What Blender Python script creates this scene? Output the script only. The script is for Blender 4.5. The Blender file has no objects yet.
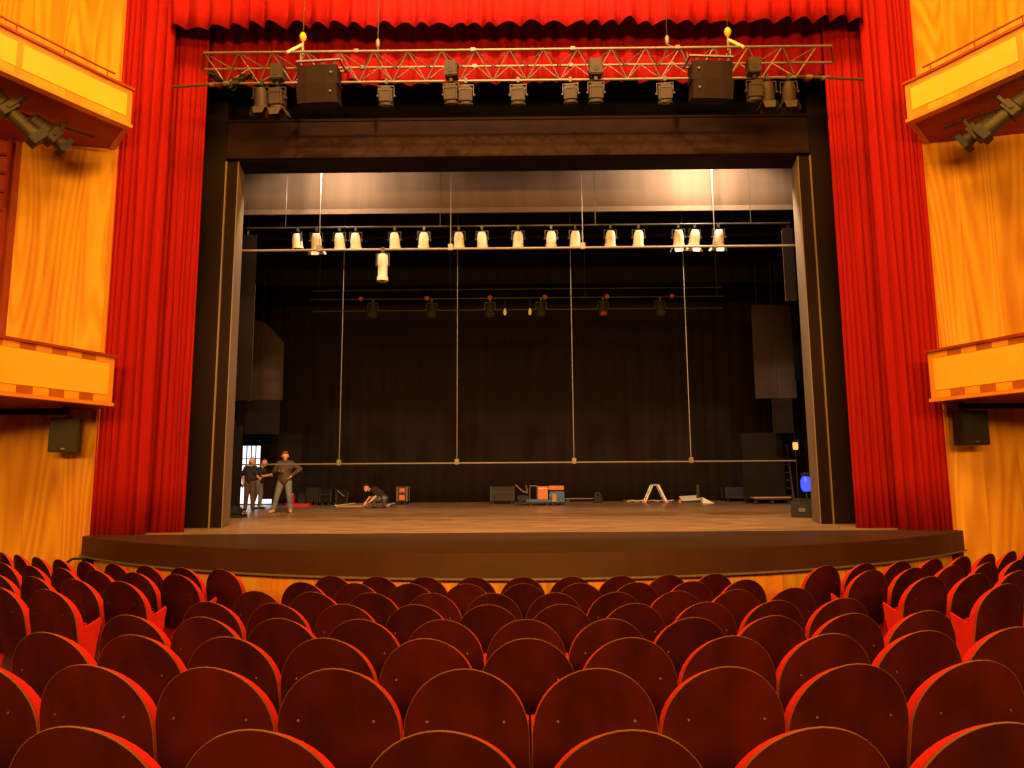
import bpy, bmesh, math, random
import numpy as np
from math import sin, cos, pi, radians, atan2, sqrt
from mathutils import Matrix, Vector
random.seed(7)
SC = bpy.context.scene
C = SC.collection

# ------------------------------------------------------------------ camera
F = 690.0
EYE = Vector((-.05, 0, 2.17))
CM = (Matrix.Rotation(radians(.415), 3, 'Z') @ Matrix.Rotation(radians(97.35), 3, 'X') @ Matrix.Rotation(radians(-.40), 3, 'Z'))
cd = bpy.data.cameras.new('camera'); cam = bpy.data.objects.new('camera', cd); C.objects.link(cam)
cd.sensor_width = 36; cd.lens = F / 1024 * 36; cd.clip_end = 200; cd.clip_start = .05
cam.matrix_world = Matrix.Translation(EYE) @ CM.to_4x4()
SC.camera = cam
SC.view_settings.view_transform = 'Standard'; SC.view_settings.look = 'None'
SC.view_settings.gamma = 1; SC.view_settings.use_curve_mapping = False
SC.view_settings.exposure = 0.0

def at(px, py, Y):
    d = CM @ Vector(((px - 512) / F, -(py - 384) / F, -1)); return EYE + d * (Y / d.y)
def atz(px, py, Z):
    d = CM @ Vector(((px - 512) / F, -(py - 384) / F, -1)); return EYE + d * ((Z - EYE.z) / d.z)

# ------------------------------------------------------------------ world and lights
w = bpy.data.worlds.new('world'); SC.world = w; w.use_nodes = True
w.node_tree.nodes['Background'].inputs[0].default_value = (1, .55, .22, 1)
w.node_tree.nodes['Background'].inputs[1].default_value = .05
WARM = (1.0, .48, .075)
def area(name, loc, target, sx, sy, power, col=WARM, spread=180):
    l = bpy.data.lights.new(name, 'AREA'); l.shape = 'RECTANGLE'; l.size = sx; l.size_y = sy; l.energy = power; l.color = col; l.spread = radians(spread)
    o = bpy.data.objects.new(name, l); C.objects.link(o); o.location = loc
    o.rotation_euler = (Vector(target) - Vector(loc)).to_track_quat('-Z', 'Y').to_euler(); return o
def spot(name, loc, target, power, deg, blend=.5, r=.1, col=WARM):
    l = bpy.data.lights.new(name, 'SPOT'); l.energy = power; l.spot_size = radians(deg); l.spot_blend = blend; l.shadow_soft_size = r; l.color = col
    o = bpy.data.objects.new(name, l); C.objects.link(o); o.location = loc
    o.rotation_euler = (Vector(target) - Vector(loc)).to_track_quat('-Z', 'Y').to_euler(); return o
# house lights: the ceiling cove over the middle rows, the rear under-circle lights, and the cove by the valance
area('house_light', (0, 2.5, 13.2), (0, 13, 5.0), 6, 2, 1750)
area('house_light.001', (0, -10.0, 7.0), (0, 13, 3.0), 14, 1.5, 5500)
area('house_light.002', (0, 8.8, 16.8), (0, 13.5, 10), 14, 1.2, 3000)
# front-of-house spot slot in the ceiling that looks under the header onto the stage
spot('front_of_house_spot', (-.4, 2, 14.8), (-.2, 24, 2), 14000, 50, .3, .25, (1, .60, .30))
# working lamps behind the portal bridge: a lamp batten and two hot floods
area('bridge_batten', (0, 16.52, 9.95), (0, 17.6, 8.9), 13, .12, 14, (1, .66, .38))
spot('bridge_flood', (-4.75, 16.52, 9.90), (-4.6, 18.0, 8.4), 560, 168, .25, .05, (1, .80, .58))
spot('bridge_flood.001', (4.85, 16.52, 9.90), (4.7, 18.0, 8.4), 1150, 168, .25, .05, (1, .80, .58))

# ------------------------------------------------------------------ materials
MATS = {}
def mat(name, c1, c2=None, scale=6, stretch=(1, 1, 1), rough=.6, metal=0, bump=0, sheen=0, coat=0, emit=None, es=0, rand=0, wave=0, detail=6, ramp=(.3, .7), spec=.3, alpha=1):
    m = bpy.data.materials.new(name); m.use_nodes = True; MATS[name] = m
    nt = m.node_tree; N = nt.nodes; L = nt.links; b = N['Principled BSDF']
    b.inputs['Roughness'].default_value = rough; b.inputs['Metallic'].default_value = metal
    b.inputs['Specular IOR Level'].default_value = spec
    b.inputs['Base Color'].default_value = (*c1, 1)
    if sheen:
        b.inputs['Sheen Weight'].default_value = sheen; b.inputs['Sheen Roughness'].default_value = .4; b.inputs['Sheen Tint'].default_value = (*c1, 1)
    if coat: b.inputs['Coat Weight'].default_value = coat; b.inputs['Coat Roughness'].default_value = .15
    if emit: b.inputs['Emission Color'].default_value = (*emit, 1); b.inputs['Emission Strength'].default_value = es
    if alpha < 1: b.inputs['Alpha'].default_value = alpha
    if c2 is None and not rand: c2 = tuple(min(1, x * .82) for x in c1)
    if c2 is not None:
        tc = N.new('ShaderNodeTexCoord'); mp = N.new('ShaderNodeMapping'); mp.inputs['Scale'].default_value = stretch
        L.new(tc.outputs['Object'], mp.inputs['Vector'])
        oi = N.new('ShaderNodeObjectInfo'); add = N.new('ShaderNodeVectorMath'); add.operation = 'ADD'
        mul = N.new('ShaderNodeMath'); mul.operation = 'MULTIPLY'; mul.inputs[1].default_value = 37.0
        L.new(oi.outputs['Random'], mul.inputs[0]); L.new(mp.outputs['Vector'], add.inputs[0]); L.new(mul.outputs[0], add.inputs[1])
        nz = N.new('ShaderNodeTexNoise'); nz.inputs['Scale'].default_value = scale; nz.inputs['Detail'].default_value = detail
        L.new(add.outputs[0], nz.inputs['Vector']); fac = nz.outputs['Fac']
        if wave:
            # cathedral grain: bands of a strongly distorted low noise
            n2 = N.new('ShaderNodeTexNoise'); n2.inputs['Scale'].default_value = wave; n2.inputs['Detail'].default_value = 1.5
            L.new(add.outputs[0], n2.inputs['Vector'])
            m1 = N.new('ShaderNodeMath'); m1.operation = 'MULTIPLY'; m1.inputs[1].default_value = 130; L.new(n2.outputs['Fac'], m1.inputs[0])
            m2 = N.new('ShaderNodeMath'); m2.operation = 'SINE'; L.new(m1.outputs[0], m2.inputs[0])
            m3 = N.new('ShaderNodeMath'); m3.operation = 'MULTIPLY_ADD'; m3.inputs[1].default_value = .10
            m4 = N.new('ShaderNodeMath'); m4.operation = 'MULTIPLY_ADD'; m4.inputs[1].default_value = .7; m4.inputs[2].default_value = .15; L.new(fac, m4.inputs[0])
            L.new(m2.outputs[0], m3.inputs[0]); L.new(m4.outputs[0], m3.inputs[2])
            fac = m3.outputs[0]
        rp = N.new('ShaderNodeValToRGB'); rp.color_ramp.elements[0].position = ramp[0]; rp.color_ramp.elements[1].position = ramp[1]
        rp.color_ramp.elements[0].color = (*c2, 1); rp.color_ramp.elements[1].color = (*c1, 1)
        L.new(fac, rp.inputs['Fac']); col = rp.outputs['Color']
        if rand:
            hs = N.new('ShaderNodeHueSaturation'); mr = N.new('ShaderNodeMapRange'); mr.inputs[3].default_value = 1 - rand; mr.inputs[4].default_value = 1 + rand
            L.new(oi.outputs['Random'], mr.inputs[0]); L.new(mr.outputs[0], hs.inputs['Value']); L.new(col, hs.inputs['Color']); col = hs.outputs['Color']
        L.new(col, b.inputs['Base Color'])
        if bump:
            bp = N.new('ShaderNodeBump'); bp.inputs['Strength'].default_value = bump; bp.inputs['Distance'].default_value = .02
            L.new(nz.outputs['Fac'], bp.inputs['Height']); L.new(bp.outputs[0], b.inputs['Normal'])
    return m
M_wood = mat('honey_veneer', (.79, .395, .030), (.53, .185, .009), 1.6, (2.0, 2.0, .20), .40, wave=.45, rand=.05, ramp=(.28, .66), coat=.15)
M_woodp = mat('pale_veneer', (.84, .49, .06), (.76, .40, .04), 1.2, (1, 1, 1), .4, rand=.03)
M_woodf = mat('orange_frame_veneer', (.70, .27, .03), (.60, .20, .02), 2, (1, 1, .4), .42, rand=.05)
M_woodd = mat('brown_block_veneer', (.45, .12, .02), (.36, .08, .012), 3, rough=.45, rand=.08)
M_woodl = mat('light_block_veneer', (.84, .34, .028), (.74, .26, .016), 3, rough=.45, rand=.08)
M_capred = mat('mahogany_rail', (.34, .045, .012), (.22, .025, .008), 4, rough=.35)
M_soffit = mat('soffit_paint', (.34, .050, .013), (.28, .038, .010), 2, rough=.6)
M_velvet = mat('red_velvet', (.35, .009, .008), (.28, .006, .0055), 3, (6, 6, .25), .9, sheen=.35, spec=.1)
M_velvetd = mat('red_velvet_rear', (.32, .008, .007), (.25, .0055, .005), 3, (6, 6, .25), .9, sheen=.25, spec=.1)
M_black = mat('black_serge', (.012, .010, .009), (.007, .006, .006), 5, (4, 4, .3), .95, spec=.1)
M_backcloth = mat('backcloth', (.024, .016, .011), (.018, .012, .008), 1.5, (3, 3, .2), .95, spec=.1)
M_tan = mat('tan_border_cloth', (.155, .098, .062), (.13, .08, .05), 1.2, (3, 3, .3), .95, spec=.1)
M_portal = mat('portal_paint', (.015, .0075, .004), (.011, .0055, .003), 1.5, (1, 1, .4), .75, spec=.08)
M_header = mat('header_paint', (.026, .012, .006), (.016, .007, .0035), 2.2, (.8, 1, 2), .8, spec=.08)
M_reveal = mat('reveal_paint', (.21, .145, .09), (.175, .12, .075), 1.5, (1, 1, .3), .6)
M_flat = mat('brown_flat', (.070, .044, .03), (.052, .033, .022), 1.2, rough=.85)
M_flatd = mat('dark_flat', (.016, .011, .008), (.012, .008, .006), 2, rough=.85, spec=.1)
M_stage = mat('stage_boards', (.40, .235, .13), (.18, .10, .054), 2.6, (.45, 3.6, 1), .33, bump=.15, ramp=(.36, .64))
M_apron = mat('apron_lino', (.060, .030, .015), (.044, .021, .010), 1.3, (.4, 2, 1), .45)
M_lip = mat('lip_paint', (.058, .020, .009), (.046, .015, .007), 1.5, rough=.5)
M_metal = mat('aluminium', (.20, .145, .125), (.16, .115, .10), 8, rough=.4, metal=.3)
M_pipe = mat('pipe_steel', (.21, .17, .15), (.17, .14, .12), 8, rough=.45, metal=.3)
M_dkmetal = mat('dark_steel', (.05, .042, .035), (.035, .03, .025), 8, rough=.45, metal=.3)
M_fix = mat('fixture_enamel', (.042, .026, .016), (.032, .02, .012), 5, rough=.6, spec=.2)
M_fixd = mat('dark_fixture_enamel', (.060, .046, .028), (.045, .034, .02), 5, rough=.5)
M_fixp = mat('pale_fixture_enamel', (.60, .55, .50), (.52, .47, .42), 5, rough=.5)
M_lens = mat('lens_glass', (.06, .06, .07), (.03, .03, .04), 8, rough=.08)
M_gel = mat('red_gel', (.4, .01, .008), (.3, .008, .006), 8, rough=.2, emit=(1, .05, .03), es=.12)
M_grille = mat('speaker_grille', (.018, .009, .005), (.013, .0065, .0035), 30, rough=.75, spec=.08)
M_spk = mat('speaker_black', (.022, .018, .014), (.014, .011, .009), 12, rough=.55)
M_shell = mat('mahogany_shell', (.050, .0048, .0045), (.022, .0022, .0020), 3.0, (1.5, 1.5, .7), .36, rand=.22, coat=.1)
M_edge = mat('shell_edge', (.22, .09, .035), (.16, .06, .022), 6, rough=.5)
M_plush = mat('red_plush', (.60, .016, .012), (.50, .011, .008), 8, rough=.85, sheen=.4, spec=.2, rand=.05)
M_screw = mat('screw_steel', (.10, .045, .03), (.08, .035, .022), 8, rough=.5, metal=.3)
M_carpet = mat('dark_carpet', (.06, .010, .008), (.04, .007, .006), 40, rough=.95)
M_yellow = mat('hook_yellow', (.75, .45, .05), (.65, .35, .03), 6, rough=.5)
M_rope = mat('cream_rope', (.75, .62, .42), (.6, .48, .3), 20, rough=.8)
M_skin = mat('skin', (.70, .36, .24), (.62, .30, .19), 6, rough=.55)
M_jacket = mat('brown_jacket', (.075, .052, .036), (.055, .038, .026), 12, rough=.85)
M_denim = mat('blue_denim', (.17, .18, .20), (.12, .13, .15), 14, rough=.9)
M_tanshoe = mat('tan_leather', (.60, .33, .12), (.5, .26, .09), 8, rough=.5)
M_dkcloth = mat('dark_cloth', (.03, .022, .020), (.02, .015, .013), 10, rough=.9)
M_umber = mat('umber_cloth', (.10, .052, .040), (.075, .038, .03), 10, rough=.9)
M_greycl = mat('grey_cloth', (.17, .15, .14), (.13, .115, .105), 10, rough=.9)
M_hairr = mat('auburn_hair', (.20, .055, .02), (.13, .03, .012), 30, rough=.6)
M_hairb = mat('fair_hair', (.62, .34, .13), (.5, .25, .09), 30, rough=.6)
M_haird = mat('dark_hair', (.03, .016, .01), (.02, .01, .007), 30, rough=.6)
M_eye = mat('eye', (.02, .015, .012), (.015, .01, .01), 5, rough=.2)
M_white = mat('white_paint', (.80, .76, .70), (.72, .68, .62), 5, rough=.6)
M_orange = mat('orange_plastic', (.72, .20, .05), (.62, .16, .04), 6, rough=.5)
M_blue = mat('blue_enamel', (.05, .13, .30), (.04, .10, .22), 6, rough=.45)
M_navy = mat('navy_board', (.022, .026, .045), (.016, .019, .033), 3, rough=.7)
M_red = mat('red_plastic', (.65, .03, .04), (.5, .02, .03), 6, rough=.5)
M_rubber = mat('black_rubber', (.02, .02, .02), (.013, .013, .013), 10, rough=.7)
M_ply = mat('plywood', (.45, .26, .13), (.36, .2, .1), 3, (1, 5, 1), .6)
M_wire = mat('wire_rope', (.26, .22, .20), (.22, .18, .165), 10, rough=.5, metal=.2)
M_bluelamp = mat('blue_lamp_glass', (.02, .03, .6), (.02, .02, .5), 6, rough=.3, emit=(.02, .04, 1), es=3)
M_amber = mat('amber_lamp_glass', (.8, .3, .1), (.7, .25, .08), 6, rough=.3, emit=(1, .35, .1), es=1.6)
M_day = mat('daylight_glow', (.85, .85, .85), (.8, .8, .8), 4, rough=.4, emit=(.95, .93, 1), es=1.6)

# ------------------------------------------------------------------ mesh helpers
class MB:
    def __init__(s): s.v = []; s.f = []
    def add(s, vs, fs):
        o = len(s.v); s.v += [tuple(p) for p in vs]; s.f += [tuple(o + i for i in f) for f in fs]; return s
    def box(s, x0, x1, y0, y1, z0, z1):
        return s.add([(x0, y0, z0), (x1, y0, z0), (x1, y1, z0), (x0, y1, z0), (x0, y0, z1), (x1, y0, z1), (x1, y1, z1), (x0, y1, z1)],
                     [(0, 3, 2, 1), (4, 5, 6, 7), (0, 1, 5, 4), (1, 2, 6, 5), (2, 3, 7, 6), (3, 0, 4, 7)])
    def obox(s, c, ax, ay, az):   # oriented box, half-axis vectors
        c, ax, ay, az = map(Vector, (c, ax, ay, az))
        return s.add([c + ax * i + ay * j + az * k for k in (-1, 1) for i, j in ((-1, -1), (1, -1), (1, 1), (-1, 1))],
                     [(0, 3, 2, 1), (4, 5, 6, 7), (0, 1, 5, 4), (1, 2, 6, 5), (2, 3, 7, 6), (3, 0, 4, 7)])
    def tube(s, p, q, r, n=8, r2=None):
        p, q = Vector(p), Vector(q); r2 = r if r2 is None else r2
        d = (q - p).normalized(); a = d.orthogonal().normalized(); b = d.cross(a)
        vs = [p + (a * cos(2 * pi * i / n) + b * sin(2 * pi * i / n)) * r for i in range(n)] + [q + (a * cos(2 * pi * i / n) + b * sin(2 * pi * i / n)) * r2 for i in range(n)]
        fs = [(i, (i + 1) % n, n + (i + 1) % n, n + i) for i in range(n)] + [tuple(range(n - 1, -1, -1)), tuple(range(n, 2 * n))]
        return s.add(vs, fs)
    def path(s, pts, r, n=6):
        for a, b in zip(pts[:-1], pts[1:]): s.tube(a, b, r, n)
        return s
    def lathe(s, prof, n=16, c=(0, 0, 0), ax='z'):   # prof: (r, h)
        vs = []
        for r, h in prof:
            for i in range(n):
                a = 2 * pi * i / n; x, y = r * cos(a), r * sin(a)
                vs.append((c[0] + x, c[1] + y, c[2] + h) if ax == 'z' else ((c[0] + x, c[1] + h, c[2] + y) if ax == 'y' else (c[0] + h, c[1] + x, c[2] + y)))
        fs = []
        for k in range(len(prof) - 1):
            for i in range(n):
                fs.append((k * n + i, k * n + (i + 1) % n, (k + 1) * n + (i + 1) % n, (k + 1) * n + i))
        fs += [tuple(range(n - 1, -1, -1)), tuple((len(prof) - 1) * n + i for i in range(n))]
        return s.add(vs, fs)
    def prism(s, poly, a, b, plane='xz'):   # polygon extruded along the third axis
        n = len(poly)
        P = (lambda u, v, t: (u, t, v)) if plane == 'xz' else ((lambda u, v, t: (t, u, v)) if plane == 'yz' else (lambda u, v, t: (u, v, t)))
        vs = [P(u, v, a) for u, v in poly] + [P(u, v, b) for u, v in poly]
        return s.add(vs, [tuple(range(n - 1, -1, -1)), tuple(range(n, 2 * n))] + [(i, (i + 1) % n, n + (i + 1) % n, n + i) for i in range(n)])
    def grid(s, rows):
        m = len(rows[0]); vs = [p for r in rows for p in r]
        return s.add(vs, [(i * m + j, i * m + j + 1, (i + 1) * m + j + 1, (i + 1) * m + j) for i in range(len(rows) - 1) for j in range(m - 1)])
    def mesh(s, name, material, smooth=False, bevel=0):
        me = bpy.data.meshes.new(name); me.from_pydata(s.v, [], s.f)
        bm = bmesh.new(); bm.from_mesh(me)
        if bevel:
            bmesh.ops.remove_doubles(bm, verts=bm.verts, dist=1e-5)
            ed = [e for e in bm.edges if len(e.link_faces) == 2 and e.calc_face_angle(0) > .6]
            bmesh.ops.bevel(bm, geom=ed, offset=bevel, segments=2, affect='EDGES', clamp_overlap=True)
        bmesh.ops.recalc_face_normals(bm, faces=bm.faces); bm.to_mesh(me); bm.free()
        me.materials.append(material)
        if smooth:
            for p in me.polygons: p.use_smooth = True
            if smooth != 2: me.set_sharp_from_angle(angle=radians(40))
        return me
    def build(s, name, material, parent=None, smooth=False, bevel=0):
        return link(name, s.mesh(name, material, smooth, bevel), parent)
def link(name, me, parent=None):
    o = bpy.data.objects.new(name, me); C.objects.link(o)
    if parent: o.parent = parent
    return o
def tag(o, label=None, cat=None, group=None, kind=None):
    if label: o['label'] = label
    if cat: o['category'] = cat
    if group: o['group'] = group
    if kind: o['kind'] = kind
    return o
def thing(name, label, cat, loc=(0, 0, 0), rz=0, group=None):
    o = bpy.data.objects.new(name, None); C.objects.link(o); o.location = loc; o.rotation_euler = (0, 0, rz); o.empty_display_size = .1
    return tag(o, label, cat, group)
def struct(name, mb, m, label=None, **k):
    o = mb.build(name, m, **k); o['kind'] = 'structure'
    if label: o['label'] = label
    return o
ORD = ['zeroth', 'first', 'second', 'third', 'fourth', 'fifth', 'sixth', 'seventh', 'eighth', 'ninth', 'tenth', 'eleventh', 'twelfth']

# ------------------------------------------------------------------ auditorium floor
CY = 23.1                                     # centre of the seat rows and of the stage lip
ROWS = [('H', 8.37, .952, 9), ('G', 7.5, 1.011, 9), ('F', 6.63, 1.06, 10), ('E', 5.76, 1.115, 10), ('D', 4.89, 1.175, 11), ('C', 4.02, 1.249, 11), ('B', 3.15, 1.32, 12), ('A', 2.28, 1.369, 12)]
SEATH = .93
prof = [(12.0, 0)] + [(CY - y, t - SEATH) for _, y, t, _ in ROWS] + [(22.6, .50), (26, .62)]
mb = MB(); rows = []
for R, z in prof:
    rows.append([(R * sin(a), CY - R * cos(a), z) for a in [(-1.0 + 2.0 * i / 40) for i in range(41)]])
mb.grid(rows)
rows2 = [[(x, y, z - .2) for x, y, z in r] for r in rows]; mb.grid(rows2)
struct('floor', mb, M_carpet, 'dark sloping auditorium floor under the seat rows')

# ------------------------------------------------------------------ stage floor, lip and pit wall
RL = 12.7; AL = math.asin(8.57 / RL)
arc = [(RL * sin(a), CY - RL * cos(a)) for a in [-AL + 2 * AL * i / 48 for i in range(49)]]
mb = MB()
YA = 13.95                                    # line where the apron meets the stage boards
struct('floor_apron', MB().prism(arc + [(8.60, YA), (-8.60, YA)], .9, 1.0, 'xy'), M_apron, 'smooth dark brown apron along the curved stage front')
poly = [(-8.62, YA + .004), (8.62, YA + .004), (8.62, 15.5), (13, 15.5), (13, 31), (-13, 31), (-13, 15.5), (-8.62, 15.5)]
struct('floor_stage', MB().prism(poly, .9, 1.0, 'xy'), M_stage, 'worn brown wooden stage floor')
# lip fascia
def ring(r0, r1, z0, z1, a0, a1, seg):
    m_ = MB(); A = [a0 + (a1 - a0) * i / seg for i in range(seg + 1)]; k = seg + 1
    vs = [(r * sin(a), CY - r * cos(a), z) for z in (z0, z1) for r in (r0, r1) for a in A]
    fs = []
    for i in range(seg):
        fs += [(i, i + 1, k + i + 1, k + i), (2 * k + i, 3 * k + i, 3 * k + i + 1, 2 * k + i + 1), (i, 2 * k + i, 2 * k + i + 1, i + 1), (k + i, k + i + 1, 3 * k + i + 1, 3 * k + i)]
    fs += [(0, k, 3 * k, 2 * k), (seg, 2 * k + seg, 3 * k + seg, k + seg)]
    return m_.add(vs, fs)
lip = ring(RL - .12, RL + .02, .64, 1.004, -AL, AL, 48)
struct('trim_1', lip, M_lip, 'dark brown curved fascia of the stage lip')
struct('trim_2', ring(RL - .12, RL + .05, .615, .64, -AL - .004, AL + .004, 48), M_pipe, 'thin grey edging under the stage lip')
pit = struct('wall_pit', ring(RL - .40, RL - .22, -.1, .62, -AL - .01, AL + .01, 48), M_woodl, 'orange wooden front wall under the stage lip')
npan = 14
for i in range(npan):
    a0 = -AL + 2 * AL * i / npan + .006; a1 = -AL + 2 * AL * (i + 1) / npan - .006
    pn = ring(RL - .22, RL - .20, .02, .60, a0, a1, 4).build('wood_panel', M_woodl, pit)
    ring(RL - .2, RL - .188, .10, .555, a0 + .014, a1 - .014, 4).build('raised_field', M_wood, pn)
# sides of the stage front
for sx in (-1, 1):
    struct('trim_3' if sx < 0 else 'trim_4', MB().prism([(sx * 8.57, 13.73), (sx * 8.67, 14.6), (sx * 8.45, 14.6), (sx * 8.45, 13.7)], 0, .998, 'xy'), M_lip, 'dark %s side return of the stage front' % ('left' if sx < 0 else 'right'))

# ------------------------------------------------------------------ side walls of the auditorium
def wallY(x): return 14.0 - (abs(x) - 8.6) / 4.4
def wall(sx, name, edges, label):
    m_ = MB(); x0, x1 = 8.45, 15
    P = [(sx * x0, wallY(x0) + .06), (sx * x1, wallY(x1) + .06), (sx * x1, wallY(x1) + .4), (sx * x0, wallY(x0) + .4)]
    m_.prism(P, -.2, 16, 'xy'); wl = struct(name, m_, M_soffit, label)
    for a, b in edges:
        q = [(sx * a, wallY(a)), (sx * b, wallY(b)), (sx * b, wallY(b) + .06), (sx * a, wallY(a) + .06)]
        MB().prism(q, -.1, 15.9, 'xy').build('wood_panel', M_wood, wl)
    if sx < 0:
        for za, zb in ((-.1, 4.5), (9.3, 15.9)):
            a, b = 10.37, 11.19; q = [(sx * a, wallY(a)), (sx * b, wallY(b)), (sx * b, wallY(b) + .06), (sx * a, wallY(a) + .06)]
            MB().prism(q, za, zb, 'xy').build('wood_panel', M_wood, wl)
    return wl
wl = wall(-1, 'wall_left', [(8.60, 9.158), (9.162, 9.788), (9.792, 10.36), (11.2, 11.9), (11.91, 12.6), (12.61, 13.3), (13.31, 14)], 'honey wooden side wall left of the stage')
wr = wall(1, 'wall_right', [(8.60, 9.198), (9.202, 9.798), (9.802, 10.398), (10.402, 10.995), (11.005, 11.6), (11.61, 12.2), (12.21, 12.8), (12.81, 13.4)], 'honey wooden side wall right of the stage')
for sx in (-1, 1):
    struct('trim_5' if sx < 0 else 'trim_6', MB().box(min(sx * 8.54, sx * 8.61), max(sx * 8.54, sx * 8.61), 13.93, 14.2, 1.0, 15.9), M_woodf, 'narrow wooden edge strip beside the %s red curtain' % ('left' if sx < 0 else 'right'))
# wall ladder in the recess of the left wall
lad = thing('wall_ladder', 'reddish brown ladder fixed in the recess of the left wooden wall', 'ladder', (-10.78, 13.45, 4.6))
for x in (-.28, .28): MB().box(x - .025, x + .025, -.03, .03, 0, 5.2).build('rail', M_capred, lad)
rung = MB().tube((-.28, 0, 0), (.28, 0, 0), .018, 8).mesh('rung', M_capred, True)
for k in range(13): link('rung', rung, lad).location = (0, 0, .2 + k * .4)
for k in (0.3, 4.9):
    for x in (-.28, .28): MB().box(x - .015, x + .015, .03, .18, k - .02, k + .02).build('bracket', M_capred, lad)

# ------------------------------------------------------------------ balconies
def balcony(sx, pts, z0, z1, upper, label):
    # pts: stage end first, then towards the audience, for the left side; mirrored by sx
    P = [Vector((sx * abs(x), y, 0)) for x, y in pts]
    S = [0]
    for a, b in zip(P[:-1], P[1:]): S.append(S[-1] + (b - a).length)
    def pt(s):
        for i in range(len(P) - 1):
            if s <= S[i + 1] or i == len(P) - 2:
                t = (s - S[i]) / (S[i + 1] - S[i]); return P[i].lerp(P[i + 1], t)
    def nrm(s):
        d = (pt(s + .15) - pt(max(0, s - .15))).normalized()
        n_ = Vector((d.y, -d.x, 0))
        return n_ if n_.x * sx < 0 else -n_
    def strip(s0, s1, za, zb, d0, d1):
        k = max(1, int((s1 - s0) / .3)); m_ = MB(); A = [s0 + (s1 - s0) * i / k for i in range(k + 1)]; q = k + 1
        vs = [pt(s) + nrm(s) * d + Vector((0, 0, z)) for z in (za, zb) for d in (d0, d1) for s in A]; fs = []
        for i in range(k):
            fs += [(i, i + 1, q + i + 1, q + i), (2 * q + i, 3 * q + i, 3 * q + i + 1, 2 * q + i + 1), (i, 2 * q + i, 2 * q + i + 1, i + 1), (q + i, q + i + 1, 3 * q + i + 1, 3 * q + i)]
        fs += [(0, q, 3 * q, 2 * q), (k, 2 * q + k, 3 * q + k, q + k)]
        return m_.add(vs, fs)
    L = S[-1]; root = thing('balcony', label, 'balcony', (0, 0, 0))
    strip(0, L, z0 + .03, z1 - .02, -.10, 0).build('fascia', M_woodf, root)
    strip(-.02, L, z1 - .03, z1 + .02, -.14, .05).build('cap_rail', M_capred, root)
    strip(-.02, L, z0 - .02, z0 + .04, -.14, .04).build('base_rail', M_woodf, root)
    # inset pale panels
    h = z1 - z0; pa, pb = z0 + .19, z1 - .15
    ends = [(.11, 1.98), (2.08, 3.9), (4.0, 5.6)] if upper else [(.11, 3.2), (3.3, 5.6)]
    for a, b in ends: strip(a, min(b, L - .02), pa, pb, 0, .014).build('inset_panel', M_woodp, root)
    if upper:
        strip(.35, L, z1 + .155, z1 + .185, -.03, .0).build('hand_rail', M_capred, root)
        s = .5
        while s < L:
            c = pt(s) - nrm(s) * .015; MB().tube((c.x, c.y, z1), (c.x, c.y, z1 + .16), .012, 8).build('rail_post', M_capred, root); s += .8
    if True:
        s = .12; k = 0; st = .28
        while s + st < L:
            mm = M_woodd if k % 2 else M_woodl
            strip(s, s + st - .004, z0 + .05, pa - .012, 0, .008).build('veneer_block', mm if not upper else (M_woodl if k % 3 else M_woodf), root)
            if not upper: strip(s, s + st - .004, pb + .012, z1 - .035, 0, .008).build('veneer_block', mm, root)
            s += st; k += 1
    # soffit slab back to the wall
    fr = [pt(L * i / 12) - nrm(L * i / 12) * .05 for i in range(13)]
    wx = [8.62 + (14.6 - 8.62) * i / 6 for i in range(7)]
    poly = [(p.x, p.y) for p in fr] + [(sx * x, wallY(x) - .01) for x in reversed(wx)]
    MB().prism(poly, z0 + .02, z0 + .12, 'xy').build('soffit', M_soffit, root)
    # end return to the wall
    e = pt(0); MB().prism([(e.x, e.y), (sx * 8.62, 13.96), (sx * 8.75, 13.94), (e.x + sx * .1, e.y - .02)], z0, z1, 'xy').build('end_cheek', M_woodf, root)
    return root
UP = [(-7.76, 13.0), (-8.12, 12.42), (-8.5, 11.72), (-8.92, 10.95), (-9.36, 10.0), (-9.7, 9.0), (-9.95, 7.9)]
LO = [(-7.76, 13.0), (-7.98, 12.4), (-8.22, 11.75), (-8.49, 11.0), (-8.75, 10.1), (-8.95, 9.1), (-9.1, 7.9)]
balcony(-1, UP, 9.10, 9.90, True, 'upper orange wooden balcony front left of the red curtain')
balcony(-1, LO, 3.50, 4.44, False, 'lower orange wooden balcony front left of the red curtain, above small speaker')
balcony(1, UP, 9.04, 9.84, True, 'upper orange wooden balcony front right of the red curtain')
balcony(1, LO, 3.46, 4.40, False, 'lower orange wooden balcony front right of the red curtain, above small speaker')
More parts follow.
